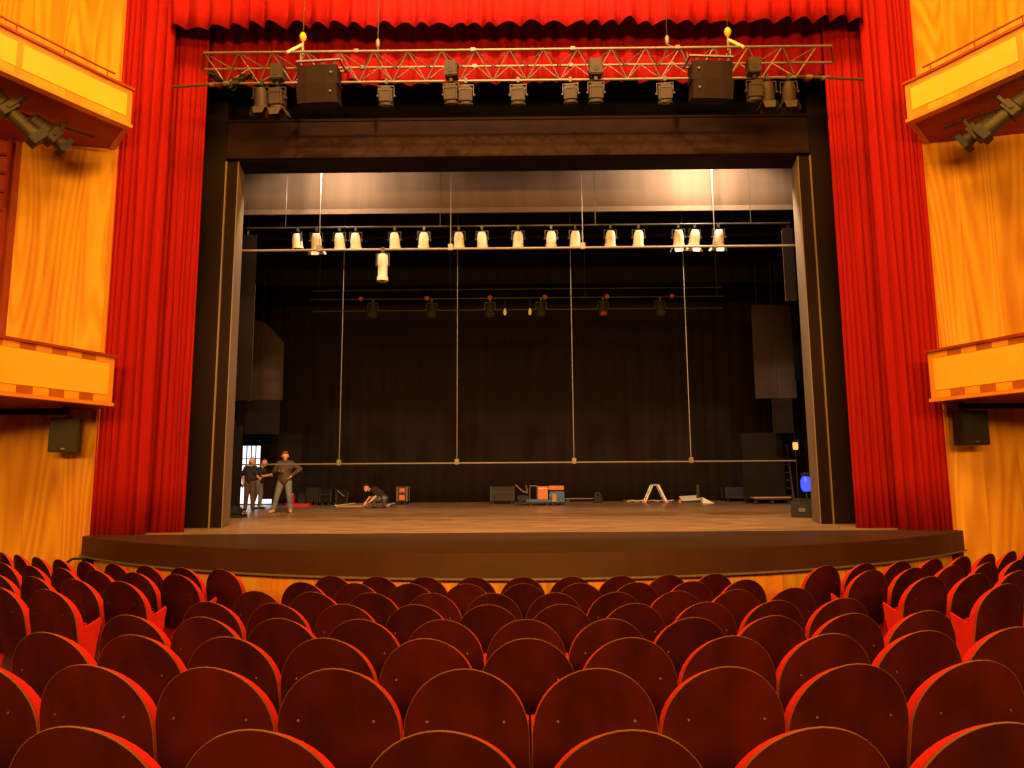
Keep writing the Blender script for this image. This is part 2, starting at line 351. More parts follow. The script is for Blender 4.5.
# dark beams below the lower balconies and the small wall speakers
def beam(sx, a, b, z0, z1):
    t = thing('ceiling_beam', 'dark brown beam under the lower %s balcony' % ('left' if sx < 0 else 'right'), 'beam', (sx * a, 13.5, z0))
    w_ = b - a; MB().box(min(0, sx * w_), max(0, sx * w_), -.12, .10, 0, z1 - z0).build('beam_body', M_flatd, t, bevel=.01)
    MB().box(min(0, sx * w_), max(0, sx * w_), -.135, -.12, z1 - z0 - .03, z1 - z0).build('edge_strip', M_woodf, t)
beam(-1, 8.95, 10.9, 3.38, 3.52); beam(1, 8.62, 10.9, 3.36, 3.48)
def wall_speaker(sx, x, y, z, rz, lab):
    t = thing('wall_speaker', lab, 'speaker', (x, y, z), rz)
    MB().box(-.25, .25, -.16, .16, 0, .66).build('cabinet', M_spk, t, bevel=.012)
    MB().box(-.228, .228, -.178, -.16, .025, .635).build('grille', M_spk, t, bevel=.006)
    MB().box(-.03, .03, -.184, -.178, .05, .075).build('badge', M_metal, t)
    MB().box(-.05, .05, .10, .36, .62, .70).build('bracket', M_dkmetal, t)
    MB().path([(-.2, .1, .55), (-.3, .12, .5), (-.42, .2, .75), (-.45, .22, .95)], .008).build('cable', M_rubber, t)
wall_speaker(-1, -8.87, 13.42, 2.63, .38, 'black box speaker on the wooden wall under lower left balcony')
wall_speaker(1, 8.72, 13.42, 2.64, -.02, 'black box speaker on the wooden wall under lower right balcony')
# small round wall lights / sensors under the upper balconies
for sx, px, py in ((-1, 100, 138), (1, 938, 133)):
    p = at(px, py, 13.8); t = thing('wall_sensor', 'small pale sensor on the wall under upper %s balcony' % ('left' if sx < 0 else 'right'), 'sensor', (p.x, wallY(p.x), p.z))
    MB().lathe([(.05, 0), (.075, -.02), (.07, -.06), (.04, -.09)], 12, ax='y').build('dome', M_woodp, t, True)
    MB().lathe([(.085, 0), (.085, -.015)], 12, ax='y').build('base', M_white, t, True)

# profile spots under the upper balconies
def profile_spot(p, q, label):
    p, q = Vector(p), Vector(q); t = thing('profile_spot', label, 'spotlight', p); L = (q - p).length
    t.rotation_mode = 'QUATERNION'; t.rotation_quaternion = (q - p).to_track_quat('Y', 'Z'); t.scale = (1.35, 1, 1.35)
    MB().lathe([(.07, 0), (.11, .03), (.12, .16), (.125, .34), (.10, .37)], 14, ax='y').build('lamp_housing', M_fixd, t, True)
    for k in range(4): MB().lathe([(.128, 0), (.128, .012)], 14, (0, .06 + k * .06, 0), 'y').build('cooling_fin', M_dkmetal, t, True)
    MB().box(-.13, .13, .36, .52, -.12, .12).build('gate', M_fixd, t, bevel=.01)
    MB().lathe([(.095, .52), (.095, L * .80), (.105, L * .80), (.105, L * .86)], 14, ax='y').build('lens_barrel', M_fixd, t, True)
    hood = MB().box(-.12, .12, L * .86, L, -.12, .12).build('colour_frame', M_spk, t, bevel=.008)
    MB().lathe([(.09, L), (.09, L + .004)], 14, ax='y').build('lens', M_lens, hood, True)
    y_ = MB(); y_.box(-.155, -.14, .42, .47, -.03, .22).box(.14, .155, .42, .47, -.03, .22).box(-.155, .155, .42, .47, 21*.01, .22); y_.build('yoke', M_dkmetal, t)
    MB().tube((0, .445, .22), (0, .445, .34), .02, 8).build('clamp_stem', M_dkmetal, t)
profile_spot(at(-14, 88, 11.5), at(41, 142, 12.1), 'long dark profile spotlight under upper left balcony, nearer the picture edge')
profile_spot(at(30, 118, 12.2), at(67, 149, 12.7), 'dark profile spotlight under upper left balcony, nearer the curtain')
profile_spot(at(1036, 90, 11.5), at(979, 137, 12.1), 'long dark profile spotlight under upper right balcony, nearer the picture edge')
profile_spot(at(1000, 115, 12.2), at(962, 145, 12.7), 'dark profile spotlight under upper right balcony, nearer the curtain')
for sx in (-1, 1):
    t = thing('lighting_pipe', 'dark pipe for spotlights under the upper %s balcony' % ('left' if sx < 0 else 'right'), 'pipe', (sx * 8.6, 13.2, 9.0))
    MB().path([(0, 0, 0), (sx * .75, -.85, 0), (sx * 1.4, -1.85, 0), (sx * 2.0, -3.2, 0)], .024, 8).build('pipe_run', M_dkmetal, t, True)
    for k, q in enumerate(((sx * .4, -.45), (sx * 1.1, -1.4))): MB().tube((q[0], q[1], 0), (q[0], q[1], .12), .012, 6).build('hanger', M_dkmetal, t)

# ------------------------------------------------------------------ curtains
def folds(edges, seed, amp):
    """depth profile along u for the fold edges (grooves); returns list of (u, depth)"""
    rnd = random.Random(seed); out = []
    for a, b in zip(edges[:-1], edges[1:]):
        A = amp * (.65 + .6 * rnd.random()) * min(1.25, (b - a) / .30); sk = .35 + .3 * rnd.random()
        for i in range(8):
            t = i / 8; tt = t / (2 * sk) if t < sk else .5 + (t - sk) / (2 * (1 - sk))
            out.append((a + (b - a) * t, A * sin(pi * tt) ** 1.1))
    out.append((edges[-1], 0)); return out
def curtain(name, p0, p1, edges, z0, z1, m, seed, amp=.14, parent=None, nz=14, flare=.0, wav=.02, bow=0, hem=None):
    p0, p1 = Vector((*p0, 0)), Vector((*p1, 0)); d = p1 - p0; n_ = Vector((d.y, -d.x, 0)).normalized()
    if n_.y > 0: n_ = -n_
    pr = folds(edges, seed, amp); U = edges[-1]; rnd = random.Random(seed + 1); ph = [rnd.random() * 6 for _ in range(4)]
    rows = []
    for k in range(nz + 1):
        t = k / nz; z = z0 + (z1 - z0) * t; r = []
        for u, dep in pr:
            v = u / U; ease = min(1, min(v, 1 - v) * 12)
            uu = v + wav / U * ease * (sin(2.1 * t * 3 + ph[0] + 9 * v) + .5 * sin(t * 9 + ph[1] + 23 * v))
            dp = dep * (1 + flare * (1 - t)) * (.9 + .2 * sin(t * 4 + ph[2] + 15 * v)) + bow * sin(pi * v)
            zz = z
            if k == 0 and hem: zz = z + hem * sin(u * 7 + ph[3])
            p = p0 + d * uu + n_ * dp; r.append((p.x, p.y, zz))
        rows.append(r)
    o = MB().grid(rows).build(name, m, parent, smooth=2)
    sm = o.modifiers.new('cloth', 'SOLIDIFY'); sm.thickness = .012; sm.offset = 0
    return o
def rnd_edges(U, w0, w1, seed):
    rnd = random.Random(seed); e = [0]
    while e[-1] < U - w0: e.append(e[-1] + w0 + (w1 - w0) * rnd.random())
    k = U / e[-1]; return [x * k for x in e]
# outer legs: fold grooves measured from the wall inwards
oe = [0, .10, .21, .30, .42, .68, .83, 1.05]
tag(curtain('stage_curtain', (-8.62, 13.98), (-7.50, 14.02), [e * 1.12 / 1.05 for e in oe], 1.0, 15.5, M_velvet, 3, .22), 'outer red velvet curtain leg beside the left wooden wall', 'curtain', 'red velvet house curtains')
tag(curtain('stage_curtain', (7.50, 14.02), (8.60, 13.98), [0, .19, .36, .56, .72, .80, .92, 1.01, 1.10], 1.0, 15.5, M_velvet, 5, .22), 'outer red velvet curtain leg beside the right wooden wall', 'curtain', 'red velvet house curtains')
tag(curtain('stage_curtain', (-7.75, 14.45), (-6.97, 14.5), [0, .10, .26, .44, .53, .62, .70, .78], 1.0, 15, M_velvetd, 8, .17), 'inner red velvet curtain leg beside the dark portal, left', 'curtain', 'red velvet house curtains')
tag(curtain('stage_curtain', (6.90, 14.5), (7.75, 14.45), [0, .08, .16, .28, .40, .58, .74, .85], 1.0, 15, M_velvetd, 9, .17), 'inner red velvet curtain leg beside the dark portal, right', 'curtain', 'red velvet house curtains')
tag(curtain('stage_valance', (-7.55, 13.95), (7.55, 13.95), rnd_edges(15.1, .28, .55, 21), 11.84, 15.5, M_velvet, 22, .20, nz=8, hem=.02), 'bright red velvet valance across the top of the picture', 'valance', 'red velvet house curtains')
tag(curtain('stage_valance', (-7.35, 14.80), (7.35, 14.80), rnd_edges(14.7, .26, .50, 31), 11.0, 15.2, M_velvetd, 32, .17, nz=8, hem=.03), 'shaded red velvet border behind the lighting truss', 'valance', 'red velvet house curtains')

# ------------------------------------------------------------------ proscenium portal (dark towers and bridge)
for sx in (-1, 1):
    side = 'left' if sx < 0 else 'right'
    t = thing('portal_tower', 'tall dark brown portal tower on the %s side of the stage opening' % side, 'portal', (sx * 7.0, 16, 1.0))
    X = lambda v: sx * (v - 7.0)
    def pb(a, b, y0, y1, z0, z1): return MB().box(min(X(a), X(b)), max(X(a), X(b)), y0 - 16, y1 - 16, z0, z1)
    pb(6.96, 7.88, 15.62, 16.4, 0, 10.6).build('outer_panel', M_portal, t)
    MB().prism([(X(6.68), -.36), (X(6.935), -.36), (X(6.935), .4), (X(6.84), .4)], 0, 8.60, 'xy').build('inner_panel', M_portal, t)
    pb(6.932, 6.96, 15.60, 15.66, 0, 8.60).build('edge_strip', M_reveal, t)
    MB().prism([(X(6.655), -.37), (X(6.678), -.37), (X(6.838), .42), (X(6.815), .42)], 0, 8.60, 'xy').build('reveal_panel', M_reveal, t)
t = thing('portal_bridge', 'dark brown bridge header spanning the top of the stage opening', 'portal', (0, 15.6, 9.65))
MB().box(-6.94, 6.94, 0, .8, 0, .95).build('bridge_face', M_header, t)
MB().box(-6.94, 6.94, -.03, 0, .92, .98).build('upper_lip', M_portal, t)
MB().box(-6.94, 6.94, -.03, .0, -.0, .06).build('lower_lip', M_portal, t)
MB().box(-6.94, 6.94, .1, .8, -.012, 0).build('underside', M_portal, t)
tag(curtain('masking_border', (-6.9, 15.95), (6.9, 15.95), rnd_edges(13.8, .5, .9, 41), 10.64, 15, M_black, 42, .05, nz=3), 'black masking cloth above the brown bridge header', 'cloth')

# ------------------------------------------------------------------ stage house
struct('wall_stage_left', MB().box(-13.1, -12.9, 15.8, 31, 1, 18), M_flatd, 'dark side wall of the stage house, left')
struct('wall_stage_right', MB().box(12.9, 13.1, 15.8, 31, 1, 18), M_flatd, 'dark side wall of the stage house, right')
struct('wall_stage_back', MB().box(-13, 13, 30.9, 31.1, 1, 18), M_flatd, 'dark rear wall of the stage house')
struct('ceiling_stage', MB().box(-13, 13, 15.8, 31, 18, 18.2), M_flatd, 'dark grid ceiling of the stage house')
for sx in (-1, 1):
    struct('wall_proscenium_left' if sx < 0 else 'wall_proscenium_right', MB().box(min(sx * 7.9, sx * 13), max(sx * 7.9, sx * 13), 15.7, 15.9, 1, 18), M_flatd, 'dark proscenium wall behind the %s red curtain' % ('left' if sx < 0 else 'right'))
struct('wall_proscenium_top', MB().box(-7.9, 7.9, 16.1, 16.3, 11.7, 18), M_flatd, 'dark proscenium wall above the bridge')
tag(curtain('stage_border', (-7.8, 18.0), (7.8, 18.0), rnd_edges(15.6, .9, 1.6, 51), 9.17, 17.9, M_tan, 52, .035, nz=5), 'tan cloth border lit from above, just below the bridge', 'border')
MB().box(-7.8, 7.8, -.012, .012, 0, .14).build('hem', M_tan, SC.objects['stage_border']).location = (0, 17.925, 9.165)
tag(curtain('backcloth', (-10.5, 28.6), (11, 28.6), rnd_edges(21.5, .35, .7, 61), 1.0, 14.5, M_backcloth, 62, .05, nz=5), 'huge dark brown backcloth closing the rear of the stage', 'backdrop')
lab = {0: 'black masking leg just behind the %s portal tower', 1: 'black masking leg, second back on the %s wing', 2: 'black masking leg farthest back on the %s wing'}
for k, (y, xi) in enumerate(((20.6, 8.62), (23.2, 9.35), (26.9, 10.2))):
    for sx in (-1, 1):
        a, b = (sx * xi, y), (sx * (xi + 2.2), y)
        if k == 2 and sx < 0: continue
        tag(curtain('masking_curtain', a, b, rnd_edges(2.2, .2, .35, 70 + k), 5.2 if (k < 2) else 1.0, 17.99, M_black, 71 + k, .07, nz=3), lab[k] % ('left' if sx < 0 else 'right'), 'cloth', 'black masking legs')
for k, (y, zb) in enumerate(((20.4, 9.3), (24.5, 9.0))):
    tag(curtain('masking_border', (-11, y), (11, y), rnd_edges(22, .5, .9, 80 + k), zb, 17.99, M_black, 81 + k, .05, nz=3), 'black masking border above the %s lighting bar' % ('bright' if k == 0 else 'rear'), 'cloth')
# wing flats
def flat(name, px0, py0, px1, py1, Y, m, label, cut=False):
    a, b = at(px0, py0, Y), at(px1, py1, Y); x0, x1 = a.x, b.x; zt, zb = a.z, max(1.0, b.z); w_, h_ = x1 - x0, zt - zb
    t = thing(name, label, 'flat', (x0, Y, zb))
    P = [(0, 0), (w_, 0), (w_, h_ * .72), (w_ * .55, h_ * .97), (w_ * .4, h_), (0, h_)] if cut else [(0, 0), (w_, 0), (w_, h_), (0, h_)]
    MB().prism(P, 0, .04).build('board', m, t)
    MB().box(.02, .10, .04, .10, 0, h_ * .98).build('batten', M_ply, t); MB().box(w_ - .10, w_ - .02, .04, .10, 0, h_ * .7).build('batten', M_ply, t)
    if zb > 1.2:
        for x in (.2, w_ * .5): MB().tube((x, .02, h_ * .9), (x, .02, 18 - zb), .008, 6).build('hanging_wire', M_dkmetal, t)
flat('hanging_flat', 243, 321, 282, 400, 24.2, M_flat, 'brown hanging flat with cut corner in the left wing', True)
flat('hanging_flat', 238, 400, 279, 434, 24.0, M_flatd, 'dark hanging panel below the brown flat in left wing')
flat('hanging_flat', 751, 305, 797, 398, 24.2, M_flat, 'tall brown hanging flat in the right wing')
flat('hanging_flat', 772, 398, 794, 433, 24.0, M_flatd, 'small dark hanging panel below the brown flat in right wing')
flat('scenery_flat', 741, 433, 786, 499, 25.6, M_flatd, 'dark standing flat in right wing behind the low dolly')
flat('scenery_flat', 262, 434, 300, 499, 26.4, M_flatd, 'dark standing flat in left wing behind the man with jacket')
flat('wing_panel', 240, 235, 250, 400, 18.4, M_portal, 'narrow brown wing panel behind the left portal tower')
flat('wing_panel', 782, 228, 797, 300, 18.4, M_portal, 'narrow brown wing panel behind the right portal tower')

# loading door with daylight at the far left
d = at(238, 446, 27.6); e = at(259, 484, 27.6)
dr = thing('window_or_floor_glare', 'bright daylit barred window at the far left rear of the stage', 'window', (d.x, 27.6, e.z))
wv, hv = e.x - d.x, d.z - e.z
MB().box(0, wv, .03, .06, 0, hv).build('pane_or_glare', M_day, dr)
fr = MB(); fr.box(-.06, 0, 0, .08, -.06, hv + .06).box(wv, wv + .06, 0, .08, -.06, hv + .06).box(0, wv, 0, .08, hv, hv + .06).box(0, wv, 0, .08, -.06, 0); fr.build('window_frame', M_dkmetal, dr)
for k in range(1, 5): MB().box(wv * k / 5 - .02, wv * k / 5 + .02, 0, .03, 0, hv).build('bar', M_dkmetal, dr)
for k in (1, 2): MB().box(0, wv, 0, .03, hv * k / 3 - .015, hv * k / 3 + .015).build('crossbar', M_dkmetal, dr)
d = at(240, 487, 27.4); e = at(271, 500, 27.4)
bx = thing('window_or_floor_glare', 'low bright daylit opening under the barred window', 'window', (d.x, 27.4, 1.0))
MB().box(0, e.x - d.x, 0, .05, .05, d.z - 1.0).build('pane_or_glare', M_day, bx)  # upright glowing sheet added in place of daylight reflected off the floor
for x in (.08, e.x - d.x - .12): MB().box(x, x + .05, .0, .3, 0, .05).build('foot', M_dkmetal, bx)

# ------------------------------------------------------------------ flown pipes
def flown_pipe(x0, x1, Y, z, wires, ztop, label, r=.03):
    t = thing('flown_pipe', label, 'pipe', (0, Y, z))
    MB().tube((x0, 0, 0), (x1, 0, 0), r, 10).build('pipe', M_pipe, t, True)
    for x in wires:
        MB().tube((x, 0, .06), (x, 0, ztop - z), .010, 6).build('wire', M_wire, t, True)
        MB().box(x - .06, x + .06, -.045, .045, -.04, .12).build('pipe_clamp', M_pipe, t, bevel=.01)
flown_pipe(-7.6, 7.6, 16.85, 7.80, (-5.03, -1.70, 1.64, 4.97), 17.995, 'pale flown pipe on four wires in front of the upper stage lamps')
flown_pipe(-8.2, 7.86, 19.8, 2.46, (-5.15, -1.78, 1.56, 4.89), 17.995, 'long low flown pipe hanging at head height above the stage', .022)

# ------------------------------------------------------------------ lighting fixtures
FM = {}
def fix_meshes(kind, bodym):
    k = (kind, bodym.name)
    if k in FM: return FM[k]
    d = {}
    d['clamp'] = MB().box(-.03, .03, -.045, .045, -.07, .045).tube((0, 0, -.07), (0, 0, -.11), .014, 8).mesh('clamp', M_dkmetal, bevel=.006)
    d['yoke'] = MB().box(-.165, .165, -.025, .025, -.118, -.105).box(-.171, -.160, -.025, .025, -.36, -.105).box(.160, .171, -.025, .025, -.36, -.105).mesh('yoke', M_dkmetal)
    d['knob'] = MB().tube((-.20, 0, -.33), (-.171, 0, -.33), .022, 10).tube((.171, 0, -.33), (.20, 0, -.33), .022, 10).mesh('knob', M_dkmetal, True)
    if kind == 'par':
        d['body'] = MB().lathe([(.05, .20), (.09, .19), (.115, .13), (.135, .02), (.14, -.18), (.15, -.18), (.15, -.205)], 16).mesh('body', bodym, True)
    else:
        d['body'] = MB().box(-.14, .14, -.14, .14, -.17, .17).mesh('body', bodym, bevel=.035)
    d['vent'] = MB().box(-.11, .11, -.152, .152, -.008, .008).box(-.152, .152, -.11, .11, -.008, .008).mesh('vent_rib', M_dkmetal)
    d['rim'] = MB().lathe([(.155, -.17), (.155, -.215), (.125, -.215), (.125, -.17)], 18).mesh('lens_rim', bodym, True)
    d['lens'] = MB().lathe([(.124, -.195), (.09, -.208), (.02, -.214)], 16).mesh('lens', M_lens, True)
    d['flap'] = MB().prism([(-.13, 0), (.13, 0), (.095, -.17), (-.095, -.17)], -.004, .004).mesh('barn_door', bodym)
    FM[k] = d; return d
def fixture(label, loc, kind='par', tilt=20, yaw=0, s=1.0, barn=False, bodym=None, group=None, up=False, name='stage_lamp', gel=None):
    d = fix_meshes(kind, bodym or M_fix)
    t = thing(name, label, 'spotlight', loc, radians(yaw), group); t.scale = (s, s, s)
    if up: t.rotation_euler = (radians(180), 0, radians(yaw))
    link('clamp', d['clamp'], t); link('yoke', d['yoke'], t); link('knob', d['knob'], t)
    b = link('body', d['body'], t); b.location = (0, 0, -.33); b.rotation_euler = (radians(tilt), 0, 0)
    if kind != 'par':
        for z in (.09,): link('vent_rib', d['vent'], b).location = (0, 0, z)
    link('lens_rim', d['rim'], b); ln = link('lens', d['lens'], b)
    if gel: ln.data = ln.data.copy(); ln.data.materials[0] = gel
    if barn:
        for a in range(4):
            f = link('barn_door', d['flap'], b); f.location = (.145 * sin(a * pi / 2), -.145 * cos(a * pi / 2), -.215)
            f.rotation_euler = (radians(-28), 0, a * pi / 2)
    return t
# first lighting bar on stage
LX1 = thing('lighting_bar', 'thin dark lighting bar carrying the bright stage lamps', 'pipe', (0, 17.12, 8.49))
MB().tube((-7, 0, 0), (7, 0, 0), .024, 10).build('pipe', M_dkmetal, LX1, True)
for x in (-6, -2, 2, 6): MB().tube((x, 0, 0), (x, 0, 9.505), .008, 6).build('wire', M_dkmetal, LX1)
lx1 = [(298, 'tilted white stage lamp at the left end of upper bar', 8, -35, False), (317, 'stage lamp with barn doors below the leftmost wire', 20, 0, True), (340, 'left one of two close white stage lamps', 20, 0, False), (356, 'right one of two close white stage lamps', 20, 0, False),
       (395, 'stage lamp just right of the long hanging lamp', 25, 0, False), (424, 'stage lamp midway between long hanging lamp and second wire', 25, 10, False), (459, 'stage lamp directly beside the second wire', 25, 0, False), (482, 'stage lamp right of the second wire', 25, -5, False),
       (518, 'stage lamp hanging at the middle of the upper bar', 25, 0, False), (551, 'stage lamp left of the third wire, farther one', 25, 0, False), (575, 'stage lamp just left of the third wire', 25, 0, False), (610, 'stage lamp just right of the third wire', 25, 0, False), (638, 'very bright stage lamp without barn doors, right half', 22, 0, False),
       (678, 'brightest stage lamp with barn doors, left of a pair', 20, -10, True), (694, 'brightest stage lamp with barn doors, right of a pair', 20, 10, True), (718, 'stage lamp with barn doors under the rightmost wire', 20, 0, True)]
for px, l, tl, yw, bd in lx1:
    p = at(px, 222, 17.12); fixture(l, (p.x, 17.12, 8.45), 'par', tl, yw, .95, bd, M_fixp, 'stage lamps on the upper bar')
p = at(383, 252, 16.85)
t = thing('profile_spot', 'long pale lamp hanging straight down below the upper pipe', 'spotlight', (p.x, 16.85, 7.80))
MB().box(-.04, .04, -.05, .05, -.10, .05).build('clamp', M_dkmetal, t, bevel=.01)
MB().box(-.17, .17, -.02, .02, -.12, -.10).box(-.17, -.155, -.02, .02, -.45, -.10).box(.155, .17, -.02, .02, -.45, -.10).build('yoke', M_dkmetal, t)
MB().lathe([(.08, -.13), (.13, -.16), (.14, -.40), (.12, -.43), (.12, -.72), (.14, -.72), (.14, -.82), (.10, -.82)], 14).build('body', M_fixp, t, True)
MB().lathe([(.10, -.815), (.02, -.825)], 14).build('lens', M_lens, t, True)
# rear lighting bar
LX2 = thing('lighting_bar', 'dim rear lighting bar deep on the stage', 'pipe', (0, 22, 7.84))
MB().tube((-6.8, 0, 0), (6.75, 0, 0), .02, 10).build('pipe', M_dkmetal, LX2, True)
MB().tube((-6.8, .3, -.32), (6.75, .3, -.32), .02, 10).build('lower_pipe', M_dkmetal, LX2, True)
MB().tube((-6.8, .3, .38), (6.75, .3, .38), .02, 10).build('upper_pipe', M_dkmetal, LX2, True)
for x in (-6.5, -2.2, 2.2, 6.5): MB().tube((x, 0, 0), (x, 0, 10.155), .008, 6).build('wire', M_dkmetal, LX2)
for i, px in enumerate((373, 432, 490, 541, 603, 660)):
    p = at(px, 306, 22); fixture('dim dark rear stage lamp, %s from the left' % ORD[i + 1], (p.x, 22, 7.80), 'par', -25, 0, 1.0, False, M_dkmetal, 'dim lamps on the rear bar', gel=M_gel if px == 603 else None)
for i, px in enumerate((361, 427, 490, 545, 607, 672)):
    p = at(px, 301, 21.93); t = thing('indicator_lamp', 'small red glowing lamp on the rear bar, %s from the left' % ORD[i + 1], 'lamp', (p.x, 21.93, 7.84), 0, 'small red lamps on the rear bar')
    MB().lathe([(.04, 0), (.055, -.03), (.05, -.07), (.015, -.09)], 12, ax='y').build('glass', M_gel, t, True); MB().lathe([(.085, .04), (.085, -.02)], 12, ax='y').build('housing', M_dkmetal, t, True)
for i, px in enumerate((505, 530)):
    p = at(px, 316, 22); t = thing('bare_bulb', 'tiny pale bulb hanging below rear bar, %s one' % ('left' if i == 0 else 'right'), 'lamp', (p.x, 22.0, 7.5))
    MB().lathe([(.015, 0), (.04, -.05), (.06, -.14), (.04, -.22), (.01, -.24)], 10).build('bulb', M_white, t, True); MB().tube((0, 0, 0), (0, 0, .36), .01, 6).build('flex', M_rubber, t)

# ------------------------------------------------------------------ front truss
TX0, TX1 = -6.6, 6.6; TA = (13.2, 10.81); TB = (13.78, 10.81); TC = (13.48, 10.30)
tr = thing('lighting_truss', 'long triangular aluminium truss hanging in front of the red border', 'truss', (0, 13.48, 10.3))
def T(x, q, dz=0): return (x, q[0] - 13.48, q[1] - 10.3 + dz)
for q, a, b in ((TA, -6.45, 6.45), (TB, -6.75, 6.75), (TC, -6.5, 6.5)): MB().tube(T(a, q), T(b, q), .026, 10).build('chord', M_metal, tr, True)
ends = MB().tube(T(-6.45, TA), T(-6.75, TB), .018, 8).tube(T(6.45, TA), T(6.75, TB), .018, 8); ends.build('end_frame', M_metal, tr, True)
step = .70; nb = int((TX1 - TX0 - .5) / step); x = -6.45
def brace_mesh(a, b): return MB().tube(a, b, .013, 6).mesh('brace', M_metal, True)
o = 0.0
bA1 = brace_mesh(T(0, TA), T(step / 2, TB)); bA2 = brace_mesh(T(step / 2, TB), T(step, TA))
bC1 = brace_mesh(T(0, TB), T(step / 2, TC)); bC2 = brace_mesh(T(step / 2, TC), T(step, TB))
bD1 = brace_mesh(T(0, TA), T(step / 2, TC)); bD2 = brace_mesh(T(step / 2, TC), T(step, TA))
while x + step < 6.5:
    for bm_ in (bA1, bA2, bC1, bC2, bD1, bD2): link('brace', bm_, tr).location = (x, 0, 0)
    x += step
for x in (-3.3, -.9, 1.15, 3.3):
    MB().box(x - .05, x + .05, TA[0] - 13.48 - .04, TA[0] - 13.48 + .04, .47, .55).box(x - .05, x + .05, TB[0] - 13.48 - .04, TB[0] - 13.48 + .04, .47, .55).build('joint', M_metal, tr, bevel=.01)
for sx in (-1, 1):
    t = thing('stub_pipe', 'thin brown pipe stub sticking out of the truss %s end' % ('left' if sx < 0 else 'right'), 'pipe', (sx * 6.4, 13.42, 10.22))
    MB().tube((-sx * .6, 0, .06), (sx * .78, 0, -.02), .026, 8).build('pipe', M_flat, t, True); MB().lathe([(.05, -.06), (.05, .06)], 10, (-sx * .35, 0, .045), 'x').lathe([(.045, -.04), (.045, .04)], 10, (-sx * .05, 0, .02), 'x').build('coupler', M_metal, t, True)
# chain hoists
for i, (px, hook) in enumerate(((303, 1), (378, 0), (667, 0), (728, 1))):
    p = at(px, 40, 13.45)
    t = thing('hoist_chain', 'hoist chain above the truss, %s from the left%s' % (ORD[i + 1], ', with yellow hook block' if hook else ''), 'chain', (p.x, 13.45, 10.85))
    ch = MB(); z = .0
    lk = MB()
    while z < 4.4:
        for q in range(1): lk.tube((-.012 if int(z * 20) % 2 else 0, 0, z), (.012 if int(z * 20) % 2 else 0, 0, z + .05), .008, 5)
        z += .055
    lk.build('chain_links', M_dkmetal, t)['kind'] = 'stuff'
    if hook:
        MB().lathe([(.02, -.02), (.06, .02), (.075, .09), (.05, .16), (.02, .18)], 12, (0, 0, .38)).build('hook_block', M_yellow, t, True)
        MB().tube((0, 0, .05), (0, 0, .36), .03, 8).build('hook', M_metal, t, True)
        sg = -1 if px < 500 else 1
        MB().tube((0, -.05, .25), (sg * .22, -.30, -.08), .03, 8).tube((0, -.05, .25), (sg * .10, .2, -.05), .02, 8).build('sling', M_rope, t, True)
    else:
        MB().lathe([(.02, 0), (.045, .05), (.045, .15), (.02, .2)], 10, (0, 0, .2)).build('shackle', M_metal, t, True)
        MB().tube((0, 0, .2), (.06, -.22, 0), .012, 6).tube((0, 0, .2), (-.04, .3, 0), .012, 6).build('sling', M_metal, t, True)
# array speakers
for i, (x, lab_, fl) in enumerate(((-4.04, 'brown two-box array speaker hanging left on the truss', 1), (3.94, 'brown two-box array speaker hanging right on the truss', -1))):
    t = thing('array_speaker', lab_, 'speaker', (x, 13.30, 9.67), radians(-4 * fl))
    for k, (zz, tl) in enumerate(((.41, 13), (.02, 18))):
        cb = MB().prism([(-.42, -.20), (.42, -.20), (.34, .34), (-.34, .34)], 0, .385, 'xy').build('cabinet', M_grille, t, bevel=.015); cb.location = (0, 0, zz); cb.rotation_euler = (radians(tl), 0, 0)
        MB().prism([(-.41, -.20), (-.2, -.235), (.2, -.235), (.41, -.20)], .012, .373, 'xy').build('grille', M_grille, cb)
        MB().lathe([(.022, -.25), (.022, -.22)], 10, (fl * .30, 0, .22), 'y').build('badge', M_metal, cb, True)
    MB().box(-.46, .46, -.22, -.17, .865, .90).box(-.46, .46, .2, .25, .865, .90).box(-.46, -.42, -.2, .25, .865, .90).box(.42, .46, -.2, .25, .865, .90).build('rigging_frame', M_metal, t)
    MB().tube((-.42, -.05, .9), (-.42, .05, 1.12), .012, 6).tube((.42, -.05, .9), (.42, .05, 1.12), .012, 6).build('hanger', M_metal, t)
    
# fixtures on the truss
trf = [(263, 'barn-door lamp at the far left of the front truss', 'par', True, 0, 1.0), (279, 'tall boxy lamp beside the left array speaker', 'box', True, 0, 1.05), (387, 'single boxy lamp right of left speaker, under second chain', 'box', False, 0, .98),
       (452, 'tall lamp on truss, left of a touching pair', 'box', False, 1, 1.0), (466, 'smaller lamp on truss, right of a touching pair', 'box', False, 0, .98), (518, 'boxy lamp at the middle of the front truss', 'box', False, 0, 1.0), (570, 'boxy lamp right of the middle of the front truss', 'box', False, 0, .95),
       (595, 'tall lamp rising above the lower chord of the truss', 'box', False, 1, 1.0), (664, 'boxy lamp under the third chain, left of right speaker', 'box', False, 0, 1.0), (752, 'tall boxy lamp right beside the right array speaker', 'box', False, 1, 1.0), (766, 'barn-door lamp second from the right truss end', 'par', True, 0, 1.0), (787, 'barn-door lamp at the far right of the front truss', 'par', True, 0, 1.0)]
for px, l, kd, bd, tall, s in trf:
    p = at(px, 82, 13.48)
    f = fixture(l, (p.x, 13.42 if not tall else 13.36, 10.27), kd, 12, random.uniform(-8, 8), s, bd, M_fix, 'lamps on the front truss')
    if tall or px == 279:
        MB().box(-.13, .13, -.13, .13, .02, .36).build('ballast', M_fix, f, bevel=.02)
        MB().lathe([(.06, -.14), (.06, -.13)], 12, (0, 0, .14), 'y').build('fan', M_rubber, f, True)
t = thing('cable_bundle', 'dark tangle of cables at the left end of the truss', 'cable', (-6.0, 13.48, 10.3))
rnd = random.Random(4)
